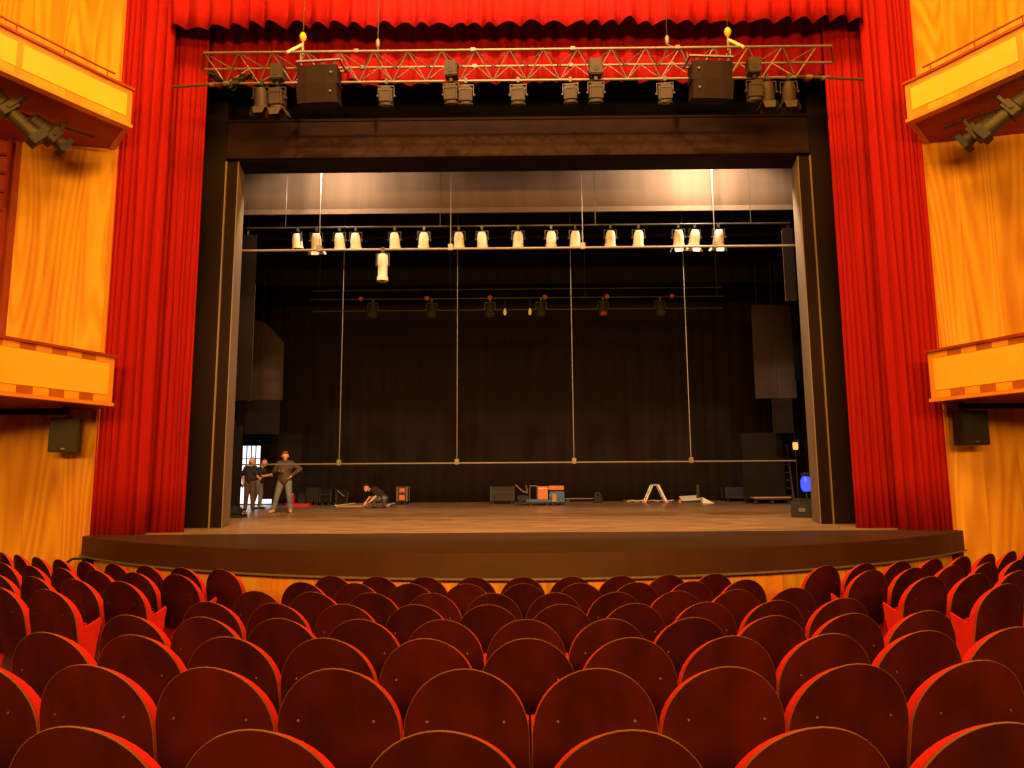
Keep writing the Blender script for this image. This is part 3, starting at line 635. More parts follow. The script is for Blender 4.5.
for k in range(7):
    pts = [(-.45 + .9 * j / 8 + rnd.uniform(-.03, .03), rnd.uniform(-.12, .12), .25 * abs(cos(pi * j / 8)) - .06 + rnd.uniform(-.06, .06)) for j in range(9)]
    MB().path(pts, .022, 6).build('cable', M_rubber, t, True)

# ------------------------------------------------------------------ seats
def arch(w_, zb, zt, hb, n=22):
    pts = [(-w_, zb)]
    for i in range(n + 1):
        a = pi - pi * i / n; ca, sa = cos(a), sin(a)
        pts.append((w_ * (abs(ca) ** 1.0) * (1 if ca > 0 else -1), zt - hb + hb * (max(0, sa) ** 1.0)))
    pts.append((w_, zb)); return pts
TILT = radians(12); Z0 = .28
def seat_pt(x, z, d):
    """x across, z along the back from the floor pivot, d forward of the shell rear face"""
    y = d + .55 * x * x; zz = (z - Z0)
    return (x, y * cos(TILT) - zz * sin(TILT) + .135, Z0 + zz * cos(TILT) + y * sin(TILT) * .3)
HL = (SEATH - Z0) / cos(TILT) + Z0
def slab(outline, d0, d1f, name, m, smooth=True, inner=None):
    """a solid between two offset copies of an outline, filled by horizontal strips"""
    mb_ = MB(); n_ = len(outline); xs = [p[0] for p in outline]
    half = n_ // 2; L = outline[:half]; R = outline[::-1][:half]
    nx = 9
    def g(d):
        rows_ = []
        for (xl, zl), (xr, zr) in zip(L, R):
            rows_.append([seat_pt(xl + (xr - xl) * j / nx, zl, d(xl + (xr - xl) * j / nx, zl)) for j in range(nx + 1)])
        return rows_
    A = g(lambda x, z: d0); B = g(d1f); mb_.grid(A); mb_.grid(B)
    off = len(A) * (nx + 1); rN = len(A); idx = lambda r, c: r * (nx + 1) + c
    for r in range(rN - 1):
        mb_.f.append((idx(r, 0), idx(r + 1, 0), off + idx(r + 1, 0), off + idx(r, 0)))
        mb_.f.append((idx(r, nx), off + idx(r, nx), off + idx(r + 1, nx), idx(r + 1, nx)))
    for c in range(nx):
        mb_.f.append((idx(0, c), off + idx(0, c), off + idx(0, c + 1), idx(0, c + 1)))
        mb_.f.append((idx(rN - 1, c), idx(rN - 1, c + 1), off + idx(rN - 1, c + 1), off + idx(rN - 1, c)))
    return mb_.mesh(name, m, smooth)
W = .281
o_shell = arch(W, Z0, HL, .33)
shell_me = slab(o_shell, 0, lambda x, z: .009, 'back_shell', M_shell)
# pale bent-ply edge: a thin strip running along the outline
ed = MB(); oo = o_shell; nn = len(oo)
def grow(p, k):
    x, z = p; cz = HL - .30; v = Vector((x, 0, z - cz if z > cz else 0)); v = v.normalized() if v.length > 1e-6 else Vector((0, 0, 1)); return (x + v.x * k, z + v.z * k)
r0 = [seat_pt(*oo[i], -.001) for i in range(nn)]; r1 = [seat_pt(*grow(oo[i], .0014), -.001) for i in range(nn)]
r2 = [seat_pt(*grow(oo[i], .0014), .0085) for i in range(nn)]; r3 = [seat_pt(*oo[i], .0085) for i in range(nn)]
ed.grid([r0, r1, r2, r3, r0]); edge_me = ed.mesh('shell_edge', M_edge, True)
o_c = arch(W - .006, Z0 + .02, HL - .008, .325)
def cush(x, z):
    ez = max(0, min(1, (HL - z) / .32)); ex = max(0, 1 - (abs(x) / W) ** 6)
    return .020 + .080 * ez ** .8 * (.80 + .20 * ex)
cush_me = slab(o_c, .0095, cush, 'back_cushion', M_plush)
# tipped-up seat
sm_ = MB(); sm_.box(-.235, .235, .235, .345, .30, .57)
tip_me = sm_.mesh('seat_cushion', M_plush, True, bevel=.035)
und = MB().box(-.215, .215, .346, .358, .33, .55); under_me = und.mesh('seat_board', M_shell, bevel=.005)
# upholstered side panel with scooped arm
pl = [(.15, .0), (.15, .42), (.155, .555), (.165, .568), (.18, .568), (.22, .56), (.28, .57), (.34, .59), (.40, .615), (.41, .59), (.36, .30), (.30, .0)]
side_me = MB().prism(pl, -.011, .011, 'yz').mesh('side_panel', M_plush, bevel=.006)
scr = MB().lathe([(.006, -.003), (.005, 0), (.006, .003)], 8, ax='y').mesh('screw', M_screw, True)
def seat(x, y, z, rz, label, group):
    t = thing('theatre_seat', label, 'seat', (x, y, z), rz, group)
    link('back_shell', shell_me, t); link('shell_edge', edge_me, t); link('back_cushion', cush_me, t)
    tc = link('seat_cushion', tip_me, t); link('seat_board', under_me, tc)
    for sx in (-1, 1):
        link('side_panel', side_me, t).location = (sx * .267, 0, 0)
        s_ = link('screw', scr, t); s_.location = seat_pt(sx * .17, .70, -.004); s_.rotation_euler = (-TILT, 0, 0)
    return t
NAMES = {'H': 'front row', 'G': 'second row', 'F': 'third row', 'E': 'fourth row', 'D': 'fifth row', 'C': 'sixth row', 'B': 'seventh row', 'A': 'nearest row'}
PXC = {'H': 48, 'G': 56, 'F': 60.3, 'E': 71.5, 'D': 80, 'C': 99.5, 'B': 127, 'A': 182}
AIS = {'H': .277, 'G': .272, 'F': .269, 'E': .268, 'D': .268}
for rn, yc, top, n in ROWS:
    R = CY - yc; z = top - SEATH; pitch = min(.605, max(.578, PXC[rn] * yc / F)); odd = n % 2
    for i in range(n):
        k = i - (n - 1) / 2; a = k * pitch / R
        if odd:
            lab_ = 'middle seat' if k == 0 else '%s seat %s of the middle one' % (ORD[int(abs(k))], 'left' if k < 0 else 'right')
        else: lab_ = '%s seat %s of the middle gap' % (ORD[int(abs(k) + .5)], 'left' if k < 0 else 'right')
        px = 519 + R * sin(a) / (CY - R * cos(a)) * F
        if px < -160 or px > 1180: continue
        seat(R * sin(a), CY - R * cos(a), z, a, 'maroon arched theatre seat, centre block %s, %s' % (NAMES[rn], lab_), 'theatre seats')
    if rn in AIS:
        for sx in (-1, 1):
            for k in range(14):
                RS = R - .29; a = AIS[rn] + k * .628 / RS; x_, y_ = RS * sin(a), CY - RS * cos(a); px = x_ / y_ * F
                if px > 560 or y_ > wallY(x_) - .8: break
                seat(sx * x_, y_, z, sx * a, 'maroon arched theatre seat, %s side block %s, %s from the aisle' % ('left' if sx < 0 else 'right', NAMES[rn], ORD[k + 1]), 'theatre seats')

# ------------------------------------------------------------------ people
def capsule(mb_, p, r, q, r2, n=10):
    p, q = Vector(p), Vector(q); d = q - p; L = max(d.length, 1e-4); d = d / L; a = d.orthogonal().normalized(); b = d.cross(a); rings = []
    for k in range(4): t = (k + .3) / 4 * pi / 2; rings.append((p - d * r * cos(t), r * sin(t)))
    rings.append((p, r)); rings.append((q, r2))
    for k in range(3, -1, -1): t = (k + .3) / 4 * pi / 2; rings.append((q + d * r2 * cos(t), r2 * sin(t)))
    vs = [c + (a * cos(2 * pi * i / n) + b * sin(2 * pi * i / n)) * rr for c, rr in rings for i in range(n)]; fs = []
    for k in range(len(rings) - 1):
        for i in range(n): fs.append((k * n + i, k * n + (i + 1) % n, (k + 1) * n + (i + 1) % n, (k + 1) * n + i))
    fs += [tuple(range(n - 1, -1, -1)), tuple((len(rings) - 1) * n + i for i in range(n))]
    mb_.add(vs, fs)
def person(label, loc, rz, bones, mats, hair, head, look, group='people on the stage', hairm=None, s=1.0):
    """bones: (p, r, q, r2, material index)"""
    t = thing('person', label, 'person', loc, rz, group); t.scale = (s, s, s)
    mb_ = MB()
    for p, r, q, r2, _ in bones: capsule(mb_, p, r, q, r2)
    me = bpy.data.meshes.new('body_raw'); me.from_pydata(mb_.v, [], mb_.f); o = bpy.data.objects.new('body_raw', me); C.objects.link(o)
    md = o.modifiers.new('r', 'REMESH'); md.mode = 'VOXEL'; md.voxel_size = .010
    sm2 = o.modifiers.new('s', 'SMOOTH'); sm2.iterations = 3; sm2.factor = .5
    dg = bpy.context.evaluated_depsgraph_get(); dg.update()
    m2 = bpy.data.meshes.new_from_object(o.evaluated_get(dg)); bpy.data.objects.remove(o); m2.name = 'body'
    m2.materials.clear()
    for mm in mats: m2.materials.append(mm)
    nf = len(m2.polygons); cen = np.empty(nf * 3, dtype=np.float32); m2.polygons.foreach_get('center', cen); cen = cen.reshape(-1, 3)
    best = np.full(nf, 1e9); mi = np.zeros(nf, dtype=np.int32)
    for p, r, q, r2, k in bones:
        P_, Q_ = np.array(p), np.array(q); dd = Q_ - P_; tt = np.clip(((cen - P_) @ dd) / max(dd @ dd, 1e-9), 0, 1)
        ds = np.linalg.norm(cen - P_ - tt[:, None] * dd, axis=1) - (r + (r2 - r) * tt); sel = ds < best; best[sel] = ds[sel]; mi[sel] = k
    m2.polygons.foreach_set('material_index', mi); m2.polygons.foreach_set('use_smooth', np.ones(nf, dtype=bool))
    link('body', m2, t)
    # hair cap and eyes
    h = Vector(head); lk_ = Vector(look).normalized(); up = Vector((0, 0, 1)); rt = lk_.cross(up).normalized(); up2 = rt.cross(lk_)
    hm = MB(); rows_ = []
    for i in range(9):
        th0 = pi * i / 8 * hair[0]
        th_ = lambda ph: th0 * (.80 + .28 * sin(ph))
        rows_.append([h - lk_ * .012 + (up2 * cos(th_(ph)) * .128 + (rt * cos(ph) * .092 - lk_ * (sin(ph) * .108 - .0)) * sin(th_(ph))) * (1.0 + .05 * sin(5 * ph + 3 * th0)) + (-lk_ * .02 * (i / 8)) - up2 * (hair[1] * (i / 8) ** 2 * max(0, sin(ph))) for ph in [2 * pi * j / 16 for j in range(17)]])
    hm.grid(rows_); ho = hm.build('hair', hairm, t, smooth=2); sd = ho.modifiers.new('t', 'SOLIDIFY'); sd.thickness = .018; sd.offset = 1
    for sx in (-1, 1):
        c = h + lk_ * .092 + rt * sx * .034 + up2 * .005
        MB().lathe([(.004, -.012), (.013, -.006), (.013, .006), (.004, .012)], 8, c).build('eye', M_eye, t, True)
    return t
def head_bones(h, look, neck, sk=0):
    h = Vector(h); lk_ = Vector(look).normalized(); up = Vector((0, 0, 1)); rt = lk_.cross(up).normalized(); up2 = rt.cross(lk_)
    B = [(neck, .062, h - up2 * .06, .058, sk), (h + up2 * .03 - lk_ * .01, .090, h - up2 * .02, .086, sk), (h - up2 * .05 + lk_ * .03, .066, h - up2 * .085 + lk_ * .055, .042, sk),
         (h + lk_ * .09 + up2 * .01, .012, h + lk_ * .112 - up2 * .03, .018, sk), (h + lk_ * .088 - up2 * .066 - rt * .02, .011, h + lk_ * .088 - up2 * .066 + rt * .02, .011, sk)]
    for sx in (-1, 1): B.append((h + rt * sx * .088 + up2 * .02, .018, h + rt * sx * .090 - up2 * .03, .015, sk))
    return [(tuple(p), r, tuple(q), r2, k) for p, r, q, r2, k in B]
def hand_bones(wr, dr, side, sk=0, curl=.5):
    """palm, four unequal bent fingers and a thumb leaving the side of the palm"""
    wr, d, sd = Vector(wr), Vector(dr).normalized(), Vector(side); sd = (sd - d * sd.dot(d)).normalized(); nm = d.cross(sd)
    B = [(wr, .027, wr + d * .05, .030, sk), (wr + d * .04 - sd * .022, .020, wr + d * .085 - sd * .026, .017, sk), (wr + d * .04 + sd * .022, .020, wr + d * .085 + sd * .026, .017, sk)]
    for k, L in enumerate((.068, .078, .072, .056)):
        b = wr + d * .09 + sd * (-.033 + .022 * k); m_ = b + (d * (1 - curl * .4) + nm * curl * .6).normalized() * L * .55; e_ = m_ + (d * (1 - curl) + nm * curl).normalized() * L * .5
        B += [(b, .010, m_, .0095, sk), (m_, .0095, e_, .008, sk)]
    b = wr + d * .03 - sd * .03; m_ = b + (d * .6 - sd * .7 + nm * .3).normalized() * .04; e_ = m_ + (d * .9 - sd * .2 + nm * .4).normalized() * .035
    B += [(b, .014, m_, .012, sk), (m_, .012, e_, .009, sk)]
    return [(tuple(p), r, tuple(q), r2, k) for p, r, q, r2, k in B]

# man in brown jacket, facing the audience, reading a phone, other hand on the hip
B = head_bones((0.0, -.05, 1.70), (.12, -1, -.38), (0, .0, 1.52))
B += [((-.07, 0, 1.10), .155, (.07, 0, 1.10), .155, 1), ((-.10, 0, 1.36), .15, (.10, 0, 1.36), .15, 1), ((-.17, 0, 1.48), .085, (.17, 0, 1.48), .085, 1), ((0, 0, 1.0), .185, (0, 0, 1.30), .18, 1), ((0, .01, 1.50), .085, (0, -.01, 1.57), .075, 1),
      ((-.085, 0, .98), .130, (.085, 0, .98), .130, 1),
      ((-.20, 0, 1.46), .078, (-.31, .0, 1.20), .066, 1), ((-.31, 0, 1.20), .064, (-.13, -.27, 1.25), .048, 1),
      ((.20, 0, 1.46), .078, (.45, .03, 1.30), .066, 1), ((.45, .03, 1.30), .064, (.24, -.12, 1.13), .048, 1),
      ((-.10, 0, .93), .120, (-.20, -.02, .52), .085, 2), ((-.20, -.02, .52), .082, (-.29, .02, .12), .066, 2),
      ((.10, 0, .93), .120, (.15, -.02, .52), .085, 2), ((.15, -.02, .52), .082, (.19, .02, .12), .066, 2),
      ((-.29, .03, .06), .052, (-.36, -.16, .045), .044, 3), ((.19, .03, .06), .052, (.23, -.17, .045), .044, 3)]
B += hand_bones((-.12, -.28, 1.255), (.9, -.25, .15), (0, -.4, .9), curl=.7) + hand_bones((.235, -.125, 1.125), (-.6, -.1, -.8), (0, -1, .2), curl=.4)
pm = atz(283.5, 513, 1.0)
man = person('standing man in brown jacket and jeans, holding a phone, hand on hip', (pm.x, pm.y, 1.0), .15, B, [M_skin, M_jacket, M_denim, M_tanshoe], (.55, .02), (0, -.05, 1.70), (.12, -1, -.38), hairm=M_hairr, s=1.025)
ph_ = thing('phone', 'small dark phone held by the man in the brown jacket', 'phone', man.matrix_basis @ Vector((-.05, -.36, 1.30)), .3)
MB().box(-.036, .036, -.004, .004, -.07, .07).build('case', M_rubber, ph_, bevel=.003); MB().box(-.032, .032, -.0055, -.004, -.06, .06).build('screen', M_lens, ph_); ph_.rotation_euler = (radians(-50), 0, .3)
# left pair
B = head_bones((.06, -.02, 1.62), (.9, -.45, -.1), (.03, 0, 1.45))
B += [((-.06, 0, 1.05), .145, (.06, 0, 1.05), .145, 1), ((-.10, 0, 1.28), .135, (.10, 0, 1.28), .135, 1), ((-.15, 0, 1.40), .075, (.15, 0, 1.40), .075, 1), ((0, 0, .98), .15, (0, 0, 1.25), .15, 1),
      ((-.17, -.03, 1.38), .065, (-.22, -.05, 1.16), .058, 1), ((-.22, -.05, 1.16), .042, (-.17, -.14, .90), .032, 0),
      ((.17, -.02, 1.38), .065, (.24, -.06, 1.14), .058, 1), ((.24, -.06, 1.14), .042, (.36, -.20, 1.06), .032, 0),
      ((-.07, 0, .92), .125, (-.10, -.02, .50), .085, 2), ((-.10, -.02, .50), .082, (-.14, .03, .10), .062, 2), ((.08, 0, .92), .125, (.10, -.03, .50), .085, 2), ((.10, -.03, .50), .082, (.11, .02, .10), .062, 2),
      ((-.14, .04, .05), .047, (-.16, -.15, .04), .040, 3), ((.11, .03, .05), .047, (.17, -.14, .04), .040, 3)]
B += hand_bones((-.168, -.145, .89), (.05, -.2, -1), (0, -1, 0)) + hand_bones((.365, -.205, 1.06), (.8, -.5, -.1), (0, .2, 1))
p = atz(249, 511, 1.0)
person('person in dark top with bare forearms, leftmost by the bright window', (p.x, p.y, 1.0), 0, B, [M_skin, M_dkcloth, M_umber, M_rubber], (.58, .10), (.06, -.02, 1.62), (.9, -.45, -.1), hairm=M_hairb)
B = head_bones((.20, -.06, 1.58), (.95, -.3, -.25), (.10, 0, 1.43))
B += [((-.05, 0, 1.02), .145, (.05, 0, 1.02), .145, 1), ((-.03, 0, 1.26), .145, (.12, 0, 1.28), .14, 1), ((.05, -.13, 1.38), .075, (.07, .13, 1.38), .075, 1), ((-.02, 0, .96), .15, (.06, 0, 1.25), .15, 1),
      ((.07, -.16, 1.36), .065, (.16, -.22, 1.12), .055, 1), ((.16, -.22, 1.12), .042, (.40, -.22, 1.14), .032, 0),
      ((.08, .16, 1.36), .065, (.20, .20, 1.14), .055, 1), ((.20, .20, 1.14), .042, (.46, .10, 1.20), .032, 0),
      ((-.02, -.08, .90), .122, (-.06, -.09, .50), .085, 2), ((-.06, -.09, .50), .082, (-.16, -.08, .10), .062, 2), ((.0, .08, .90), .122, (.05, .10, .50), .085, 2), ((.05, .10, .50), .082, (.02, .10, .10), .062, 2),
      ((-.17, -.08, .05), .047, (.02, -.12, .04), .040, 3), ((.0, .10, .05), .047, (.19, .08, .04), .040, 3)]
B += hand_bones((.405, -.22, 1.14), (1, -.1, .1), (0, -1, .3)) + hand_bones((.465, .10, 1.20), (1, -.3, .1), (0, 1, .3))
p = atz(252, 510, 1.0)
person('red-haired person in dark top gesturing forwards, behind the leftmost person', (p.x, p.y + .5, 1.0), 0, B, [M_skin, M_dkcloth, M_greycl, M_rubber], (.60, .12), (.20, -.06, 1.58), (.95, -.3, -.25), hairm=M_hairr)
# crouching person bending forward
B = head_bones((-.38, -.16, .70), (-.55, -.8, -.35), (-.24, -.06, .62))
B += [((.10, .10, .34), .155, (.16, .06, .36), .155, 1), ((.08, .06, .45), .16, (-.12, -.02, .60), .150, 1), ((-.20, -.16, .62), .07, (-.10, .14, .64), .07, 1),
      ((-.16, -.20, .60), .064, (.02, -.34, .44), .054, 1), ((.02, -.34, .44), .042, (-.16, -.46, .26), .030, 0), ((-.08, .16, .62), .064, (-.30, .14, .40), .054, 1), ((-.30, .14, .40), .042, (-.40, -.06, .22), .030, 0),
      ((.04, .02, .30), .115, (-.12, -.36, .34), .085, 2), ((-.12, -.36, .34), .080, (-.10, -.10, .07), .058, 2), ((.24, .02, .30), .115, (.28, -.36, .34), .085, 2), ((.28, -.36, .34), .080, (.24, -.10, .07), .058, 2),
      ((-.10, -.08, .05), .046, (-.12, -.28, .04), .040, 3), ((.24, -.08, .05), .046, (.26, -.28, .04), .040, 3)]
B += hand_bones((-.165, -.465, .255), (-.6, -.4, -.6), (0, -1, .2)) + hand_bones((-.40, -.065, .215), (-.4, -.6, -.6), (-1, 0, 0))
p = atz(378, 508, 1.0)
person('crouching person in dark top and jeans bending over the rear stage floor', (p.x, p.y, 1.0), 0, B, [M_skin, M_dkcloth, M_denim, M_rubber], (.52, .02), (-.38, -.16, .70), (-.55, -.8, -.35), hairm=M_haird)

# ------------------------------------------------------------------ things standing about on the stage
def wheel(mb_, x, y, r, w_=.05): mb_.lathe([(r * .6, -w_ / 2), (r, -w_ / 2), (r, w_ / 2), (r * .6, w_ / 2)], 12, (x, y, r), 'y'); return mb_
def road_case(px0, px1, pyb, Y, h, label, m, trim=M_metal, dep=.6, wheels=True, detail=None):
    a, b = at(px0, pyb, Y), at(px1, pyb, Y); w_ = b.x - a.x; z0 = .12 if wheels else 0
    t = thing('road_case', label, 'case', ((a.x + b.x) / 2, Y, 1.0)); hw = w_ / 2
    MB().box(-hw, hw, -dep / 2, dep / 2, z0, h).build('case_body', m, t, bevel=.01)
    e = .02
    for (x, y) in ((-hw, -dep / 2), (hw, -dep / 2), (-hw, dep / 2), (hw, dep / 2)): MB().box(x - e, x + e, y - e, y + e, z0 - .005, h + .005).build('edge_angle', trim, t)
    MB().box(-hw - e, hw + e, -dep / 2 - .012, -dep / 2, h * .66, h * .66 + .03).build('lid_band', trim, t)
    if wheels:
        for x in (-hw + .08, hw - .08):
            for y in (-dep / 2 + .1, dep / 2 - .1): wheel(MB(), x, y, .06).build('castor', M_rubber, t, True)
    if detail:
        MB().box(-hw * .55, hw * .55, -dep / 2 - .015, -dep / 2, z0 + .06, z0 + .24).build('lower_panel', detail, t); MB().box(-hw * .5, hw * .5, -dep / 2 - .015, -dep / 2, h * .72, h * .90).build('upper_panel', detail, t)
    return t
road_case(398, 408, 503, 27.0, .68, 'small upright rack case with red panels and metal edges', M_umber, M_metal, .5, detail=M_orange)
road_case(491, 514, 503, 26.8, .66, 'black road case standing left of the blue trolley', M_spk, M_dkmetal)
road_case(322, 333, 502, 26.6, .62, 'dark grey road case behind the low brown platform, left one', M_flatd, M_dkmetal)
road_case(309, 320, 502, 26.9, .66, 'dark grey road case right of the red crate', M_spk, M_dkmetal)
road_case(724, 746, 499, 27.6, .56, 'navy road case in rear right, left of a pair', M_navy, M_dkmetal)
road_case(749, 784, 499, 27.4, .58, 'wide navy road case in rear right behind the dolly', M_navy, M_dkmetal)
# folded sheet beside the cases
p = at(341, 503, 26.2); t = thing('folded_table', 'dark folded table leaning with a pale diagonal strut', 'table', (p.x, 26.2, 1.0))
MB().obox((0, .15, .30), (.24, 0, 0), (0, .10, .28), (0, .02, -.008)).build('table_top', M_flatd, t); MB().tube((-.16, -.03, .58), (.14, -.06, .34), .02, 8).build('strut', M_metal, t); MB().tube((.2, .0, 0), (.2, .2, .5), .02, 8).build('leg', M_dkmetal, t); MB().tube((-.2, .0, 0), (-.2, .2, .5), .02, 8).build('leg', M_dkmetal, t)
# red crate
p = at(299, 503, 26.0); t = thing('red_crate', 'low red crate with black bag on it right of the standing man', 'crate', (p.x, 26.0, 1.0))
MB().box(-.42, .42, -.2, .2, .0, .035).build('base', M_red, t)
for x in (-.42, .40): MB().box(x, x + .02, -.2, .2, .035, .12).build('end_wall', M_red, t)
for y in (-.2, .18): MB().box(-.40, .40, y, y + .02, .035, .10).build('side_wall', M_red, t)
p = at(292, 500, 26.0); t = thing('red_jug', 'tall red fuel can standing on the red crate', 'can', (p.x, 26.0, 1.036))
MB().box(-.08, .08, -.12, .12, 0, .38).build('can_body', M_red, t, bevel=.03); MB().path([(-.05, 0, .38), (-.05, 0, .44), (.05, 0, .44), (.05, 0, .38)], .014, 6).build('handle', M_red, t); MB().lathe([(.03, 0), (.03, .05)], 10, (0, .08, .375)).build('cap', M_white, t, True)
p = at(302, 500, 26.0); t = thing('holdall', 'black upright holdall on the red crate', 'bag', (p.x, 26.0, 1.036))
MB().prism([(-.16, 0), (.16, 0), (.13, .35), (.0, .46), (-.1, .40)], -.12, .12).build('bag_body', M_rubber, t, bevel=.03); MB().path([(-.08, 0, .38), (-.04, 0, .52), (.06, 0, .52), (.08, 0, .36)], .012, 6).build('strap', M_dkcloth, t)
# low platform with white edges
a, b = atz(342, 505.5, 1.0), atz(396, 505.5, 1.0)
t = thing('low_platform', 'low brown platform with pale edges behind the crouching person', 'platform', ((a.x + b.x) / 2, 25.6, 1.0)); hw = (b.x - a.x) / 2 - .1
MB().prism([(-hw, -.5), (hw, -.5), (hw - .1, 1.2), (-hw + .25, 1.2)], 0, .05, 'xy').build('deck', M_ply, t)
MB().obox((-hw + .12, .35, .06), (.05, 0, 0), (.125, .85, 0), (0, 0, .012)).build('edge_strip', M_white, t); MB().obox((hw - .05, .35, .06), (.05, 0, 0), (-.05, .85, 0), (0, 0, .012)).build('edge_strip', M_white, t)
# blue trolley with motor
a, b = atz(515, 505.5, 1.0), atz(565, 505.5, 1.0); hw = (b.x - a.x) / 2
t = thing('lift_trolley', 'blue wheeled lift trolley carrying orange boxes at stage rear', 'trolley', ((a.x + b.x) / 2, 25.5, 1.0))
MB().box(-hw * .55, hw, -.35, .35, .12, .22).build('chassis', M_blue, t, bevel=.01)
MB().box(hw * .38, hw * .98, -.36, .30, .22, .50).build('motor_housing', M_blue, t, bevel=.03)
MB().box(hw * .50, hw * .66, -.385, -.36, .14, .42).build('service_panel', M_ply, t)
MB().box(-hw * .9, -hw * .42, -.30, .30, .16, .36).build('battery_box', M_navy, t, bevel=.03)
MB().path([(-hw * .98, 0, .74), (-hw * .68, 0, .50), (-hw * .48, 0, .44), (-hw * .55, 0, .72)], .028, 8).build('tow_bar', M_metal, t, True)
MB().path([(-hw * .4, -.3, .2), (-hw * .4, -.3, .70), (-hw * .1, -.3, .70), (-hw * .1, -.3, .2)], .02, 8).build('guard_rail', M_metal, t, True)
for x in (-hw * .80, -hw * .38, hw * .30, hw * .55, hw * .92):
    for y in (-.30, .30): wheel(MB(), x, y, .085, .07).build('wheel', M_rubber, t, True)
c = ((a.x + b.x) / 2)
q = thing('orange_box', 'tall orange box standing on the blue trolley', 'box', (c + hw * .10, 25.45, 1.22)); MB().box(-.20, .20, -.22, .22, 0, .46).build('carton', M_orange, q, bevel=.015); MB().box(-.20, .20, -.225, -.22, .38, .40).build('tape', M_white, q)
q = thing('orange_box', 'long low orange box on the blue motor housing', 'box', (c + hw * .66, 25.45, 1.50)); MB().box(-.28, .28, -.22, .22, .05, .20).build('carton', M_orange, q, bevel=.015); MB().box(-.27, .27, -.2, .2, 0, .05).build('pallet', M_flatd, q)
# floor pipe and block right of it
p = at(583, 501, 27.2); t = thing('floor_pipe', 'pale pipe lying on rear floor right of the blue trolley', 'pipe', (p.x, 27.2, 1.0))
MB().tube((-.85, 0, .16), (.6, 0, .16), .022, 8).build('pipe', M_pipe, t, True)
for x in (-.6, .5): MB().prism([(-.1, 0), (.1, 0), (.04, .14), (-.04, .14)], -.1, .1).build('pipe_rest', M_dkmetal, t).location = (x, 0, 0)
p = at(598, 502, 27.0); t = thing('stage_weight', 'small dark stage weight at the end of the floor pipe', 'weight', (p.x, 27.0, 1.0)); MB().box(-.16, .16, -.12, .12, 0, .30).build('weight_body', M_rubber, t, bevel=.02); MB().path([(-.08, 0, .30), (-.08, 0, .38), (.08, 0, .38), (.08, 0, .30)], .014, 6).build('handle', M_metal, t)
# A-frame steps
p = atz(655, 503, 1.0); t = thing('step_ladder', 'small white A-frame step ladder with orange feet', 'ladder', (p.x, p.y, 1.0)); H = .70
for sx in (-1, 1):
    for y in (-.18, .18):
        MB().obox((sx * .25, y, H / 2 + .02), (sx * -.15, 0, H / 2 - .03), (0, .02, 0), (.035, 0, .016)).build('stile', M_white, t)
        MB().box(sx * .41 - .05, sx * .41 + .05, y - .04, y + .04, 0, .07).build('foot', M_orange, t, bevel=.01)
    for k in (.3, .6): MB().box(sx * (.40 - .30 * k) - .03, sx * (.40 - .30 * k) + .03, -.18, .18, H * k, H * k + .025).build('tread', M_white, t)
MB().box(-.12, .12, -.2, .2, H - .03, H).build('top_step', M_white, t)
p = at(652, 502, 27.6); t = thing('cable_tray', 'long dark cable tray with pale cable behind the step ladder', 'tray', (p.x, 27.6, 1.0))
MB().box(-1.15, .9, -.12, .12, 0, .10).build('tray', M_dkmetal, t); MB().path([(-1 + .2 * k, -.14, .04 + .03 * (k % 2)) for k in range(10)], .016, 6).build('cable', M_white, t, True)
# white board, post and wedge
p = atz(690, 502.5, 1.0); Yb = p.y; t = thing('sound_board', 'low white topped box right of the step ladder', 'box', (p.x, Yb, 1.0))
MB().box(-.34, .34, -.22, .22, .0, .10).build('box_body', M_dkmetal, t); MB().obox((0, 0, .17), (.36, 0, .02), (0, .24, .06), (0, -.01, .02)).build('white_top', M_white, t); MB().box(-.44, -.36, -.1, .1, 0, .12).build('end_cap', M_orange, t)
p = atz(697.5, 502.5, 1.0); t = thing('post', 'short upright dark post behind the white wedge', 'post', (p.x, p.y - .1, 1.0)); MB().box(-.045, .045, -.045, .045, .02, .68).build('shaft', M_flat, t); MB().box(-.12, .12, -.12, .12, 0, .02).build('base_plate', M_dkmetal, t)
p = atz(705, 503, 1.0); t = thing('floor_wedge', 'white triangular wedge lying on the rear stage floor', 'wedge', (p.x, p.y - .3, 1.0)); MB().prism([(-.2, 0), (.24, 0), (-.2, .23)], -.15, .15).build('wedge_body', M_white, t); MB().box(-.2, .24, -.17, .17, 0, .012).build('base', M_ply, t)
for i, px in enumerate((733, 744)):
    p = atz(px, 500.5, 1.0); t = thing('paper_sheet', 'small white paper scrap on rear right floor, %s one' % ('left' if i == 0 else 'right'), 'paper', (p.x, p.y, 1.001), .5 * i)
    MB().prism([(-.12, -.2), (.1, -.22), (.14, .2), (-.1, .22)], 0, .012, 'xy').build('sheet', M_white, t)
# dolly
a, b = atz(749, 503.5, 1.0), atz(788, 503.5, 1.0); t = thing('low_dolly', 'low dolly with thin pinkish top on dark legs, rear right', 'dolly', ((a.x + b.x) / 2, (a.y + b.y) / 2, 1.0)); hw = (b.x - a.x) / 2
MB().box(-hw, hw, -.45, .45, .20, .25).build('deck', M_ply, t, bevel=.008); MB().box(-hw + .04, hw - .04, -.42, .42, .15, .20).build('frame', M_dkmetal, t)
for x in (-hw + .08, 0, hw - .08):
    for y in (-.38, .38): wheel(MB(), x, y, .07, .05).tube((x, y, .07), (x, y, .16), .03, 8).build('castor', M_rubber, t, True)
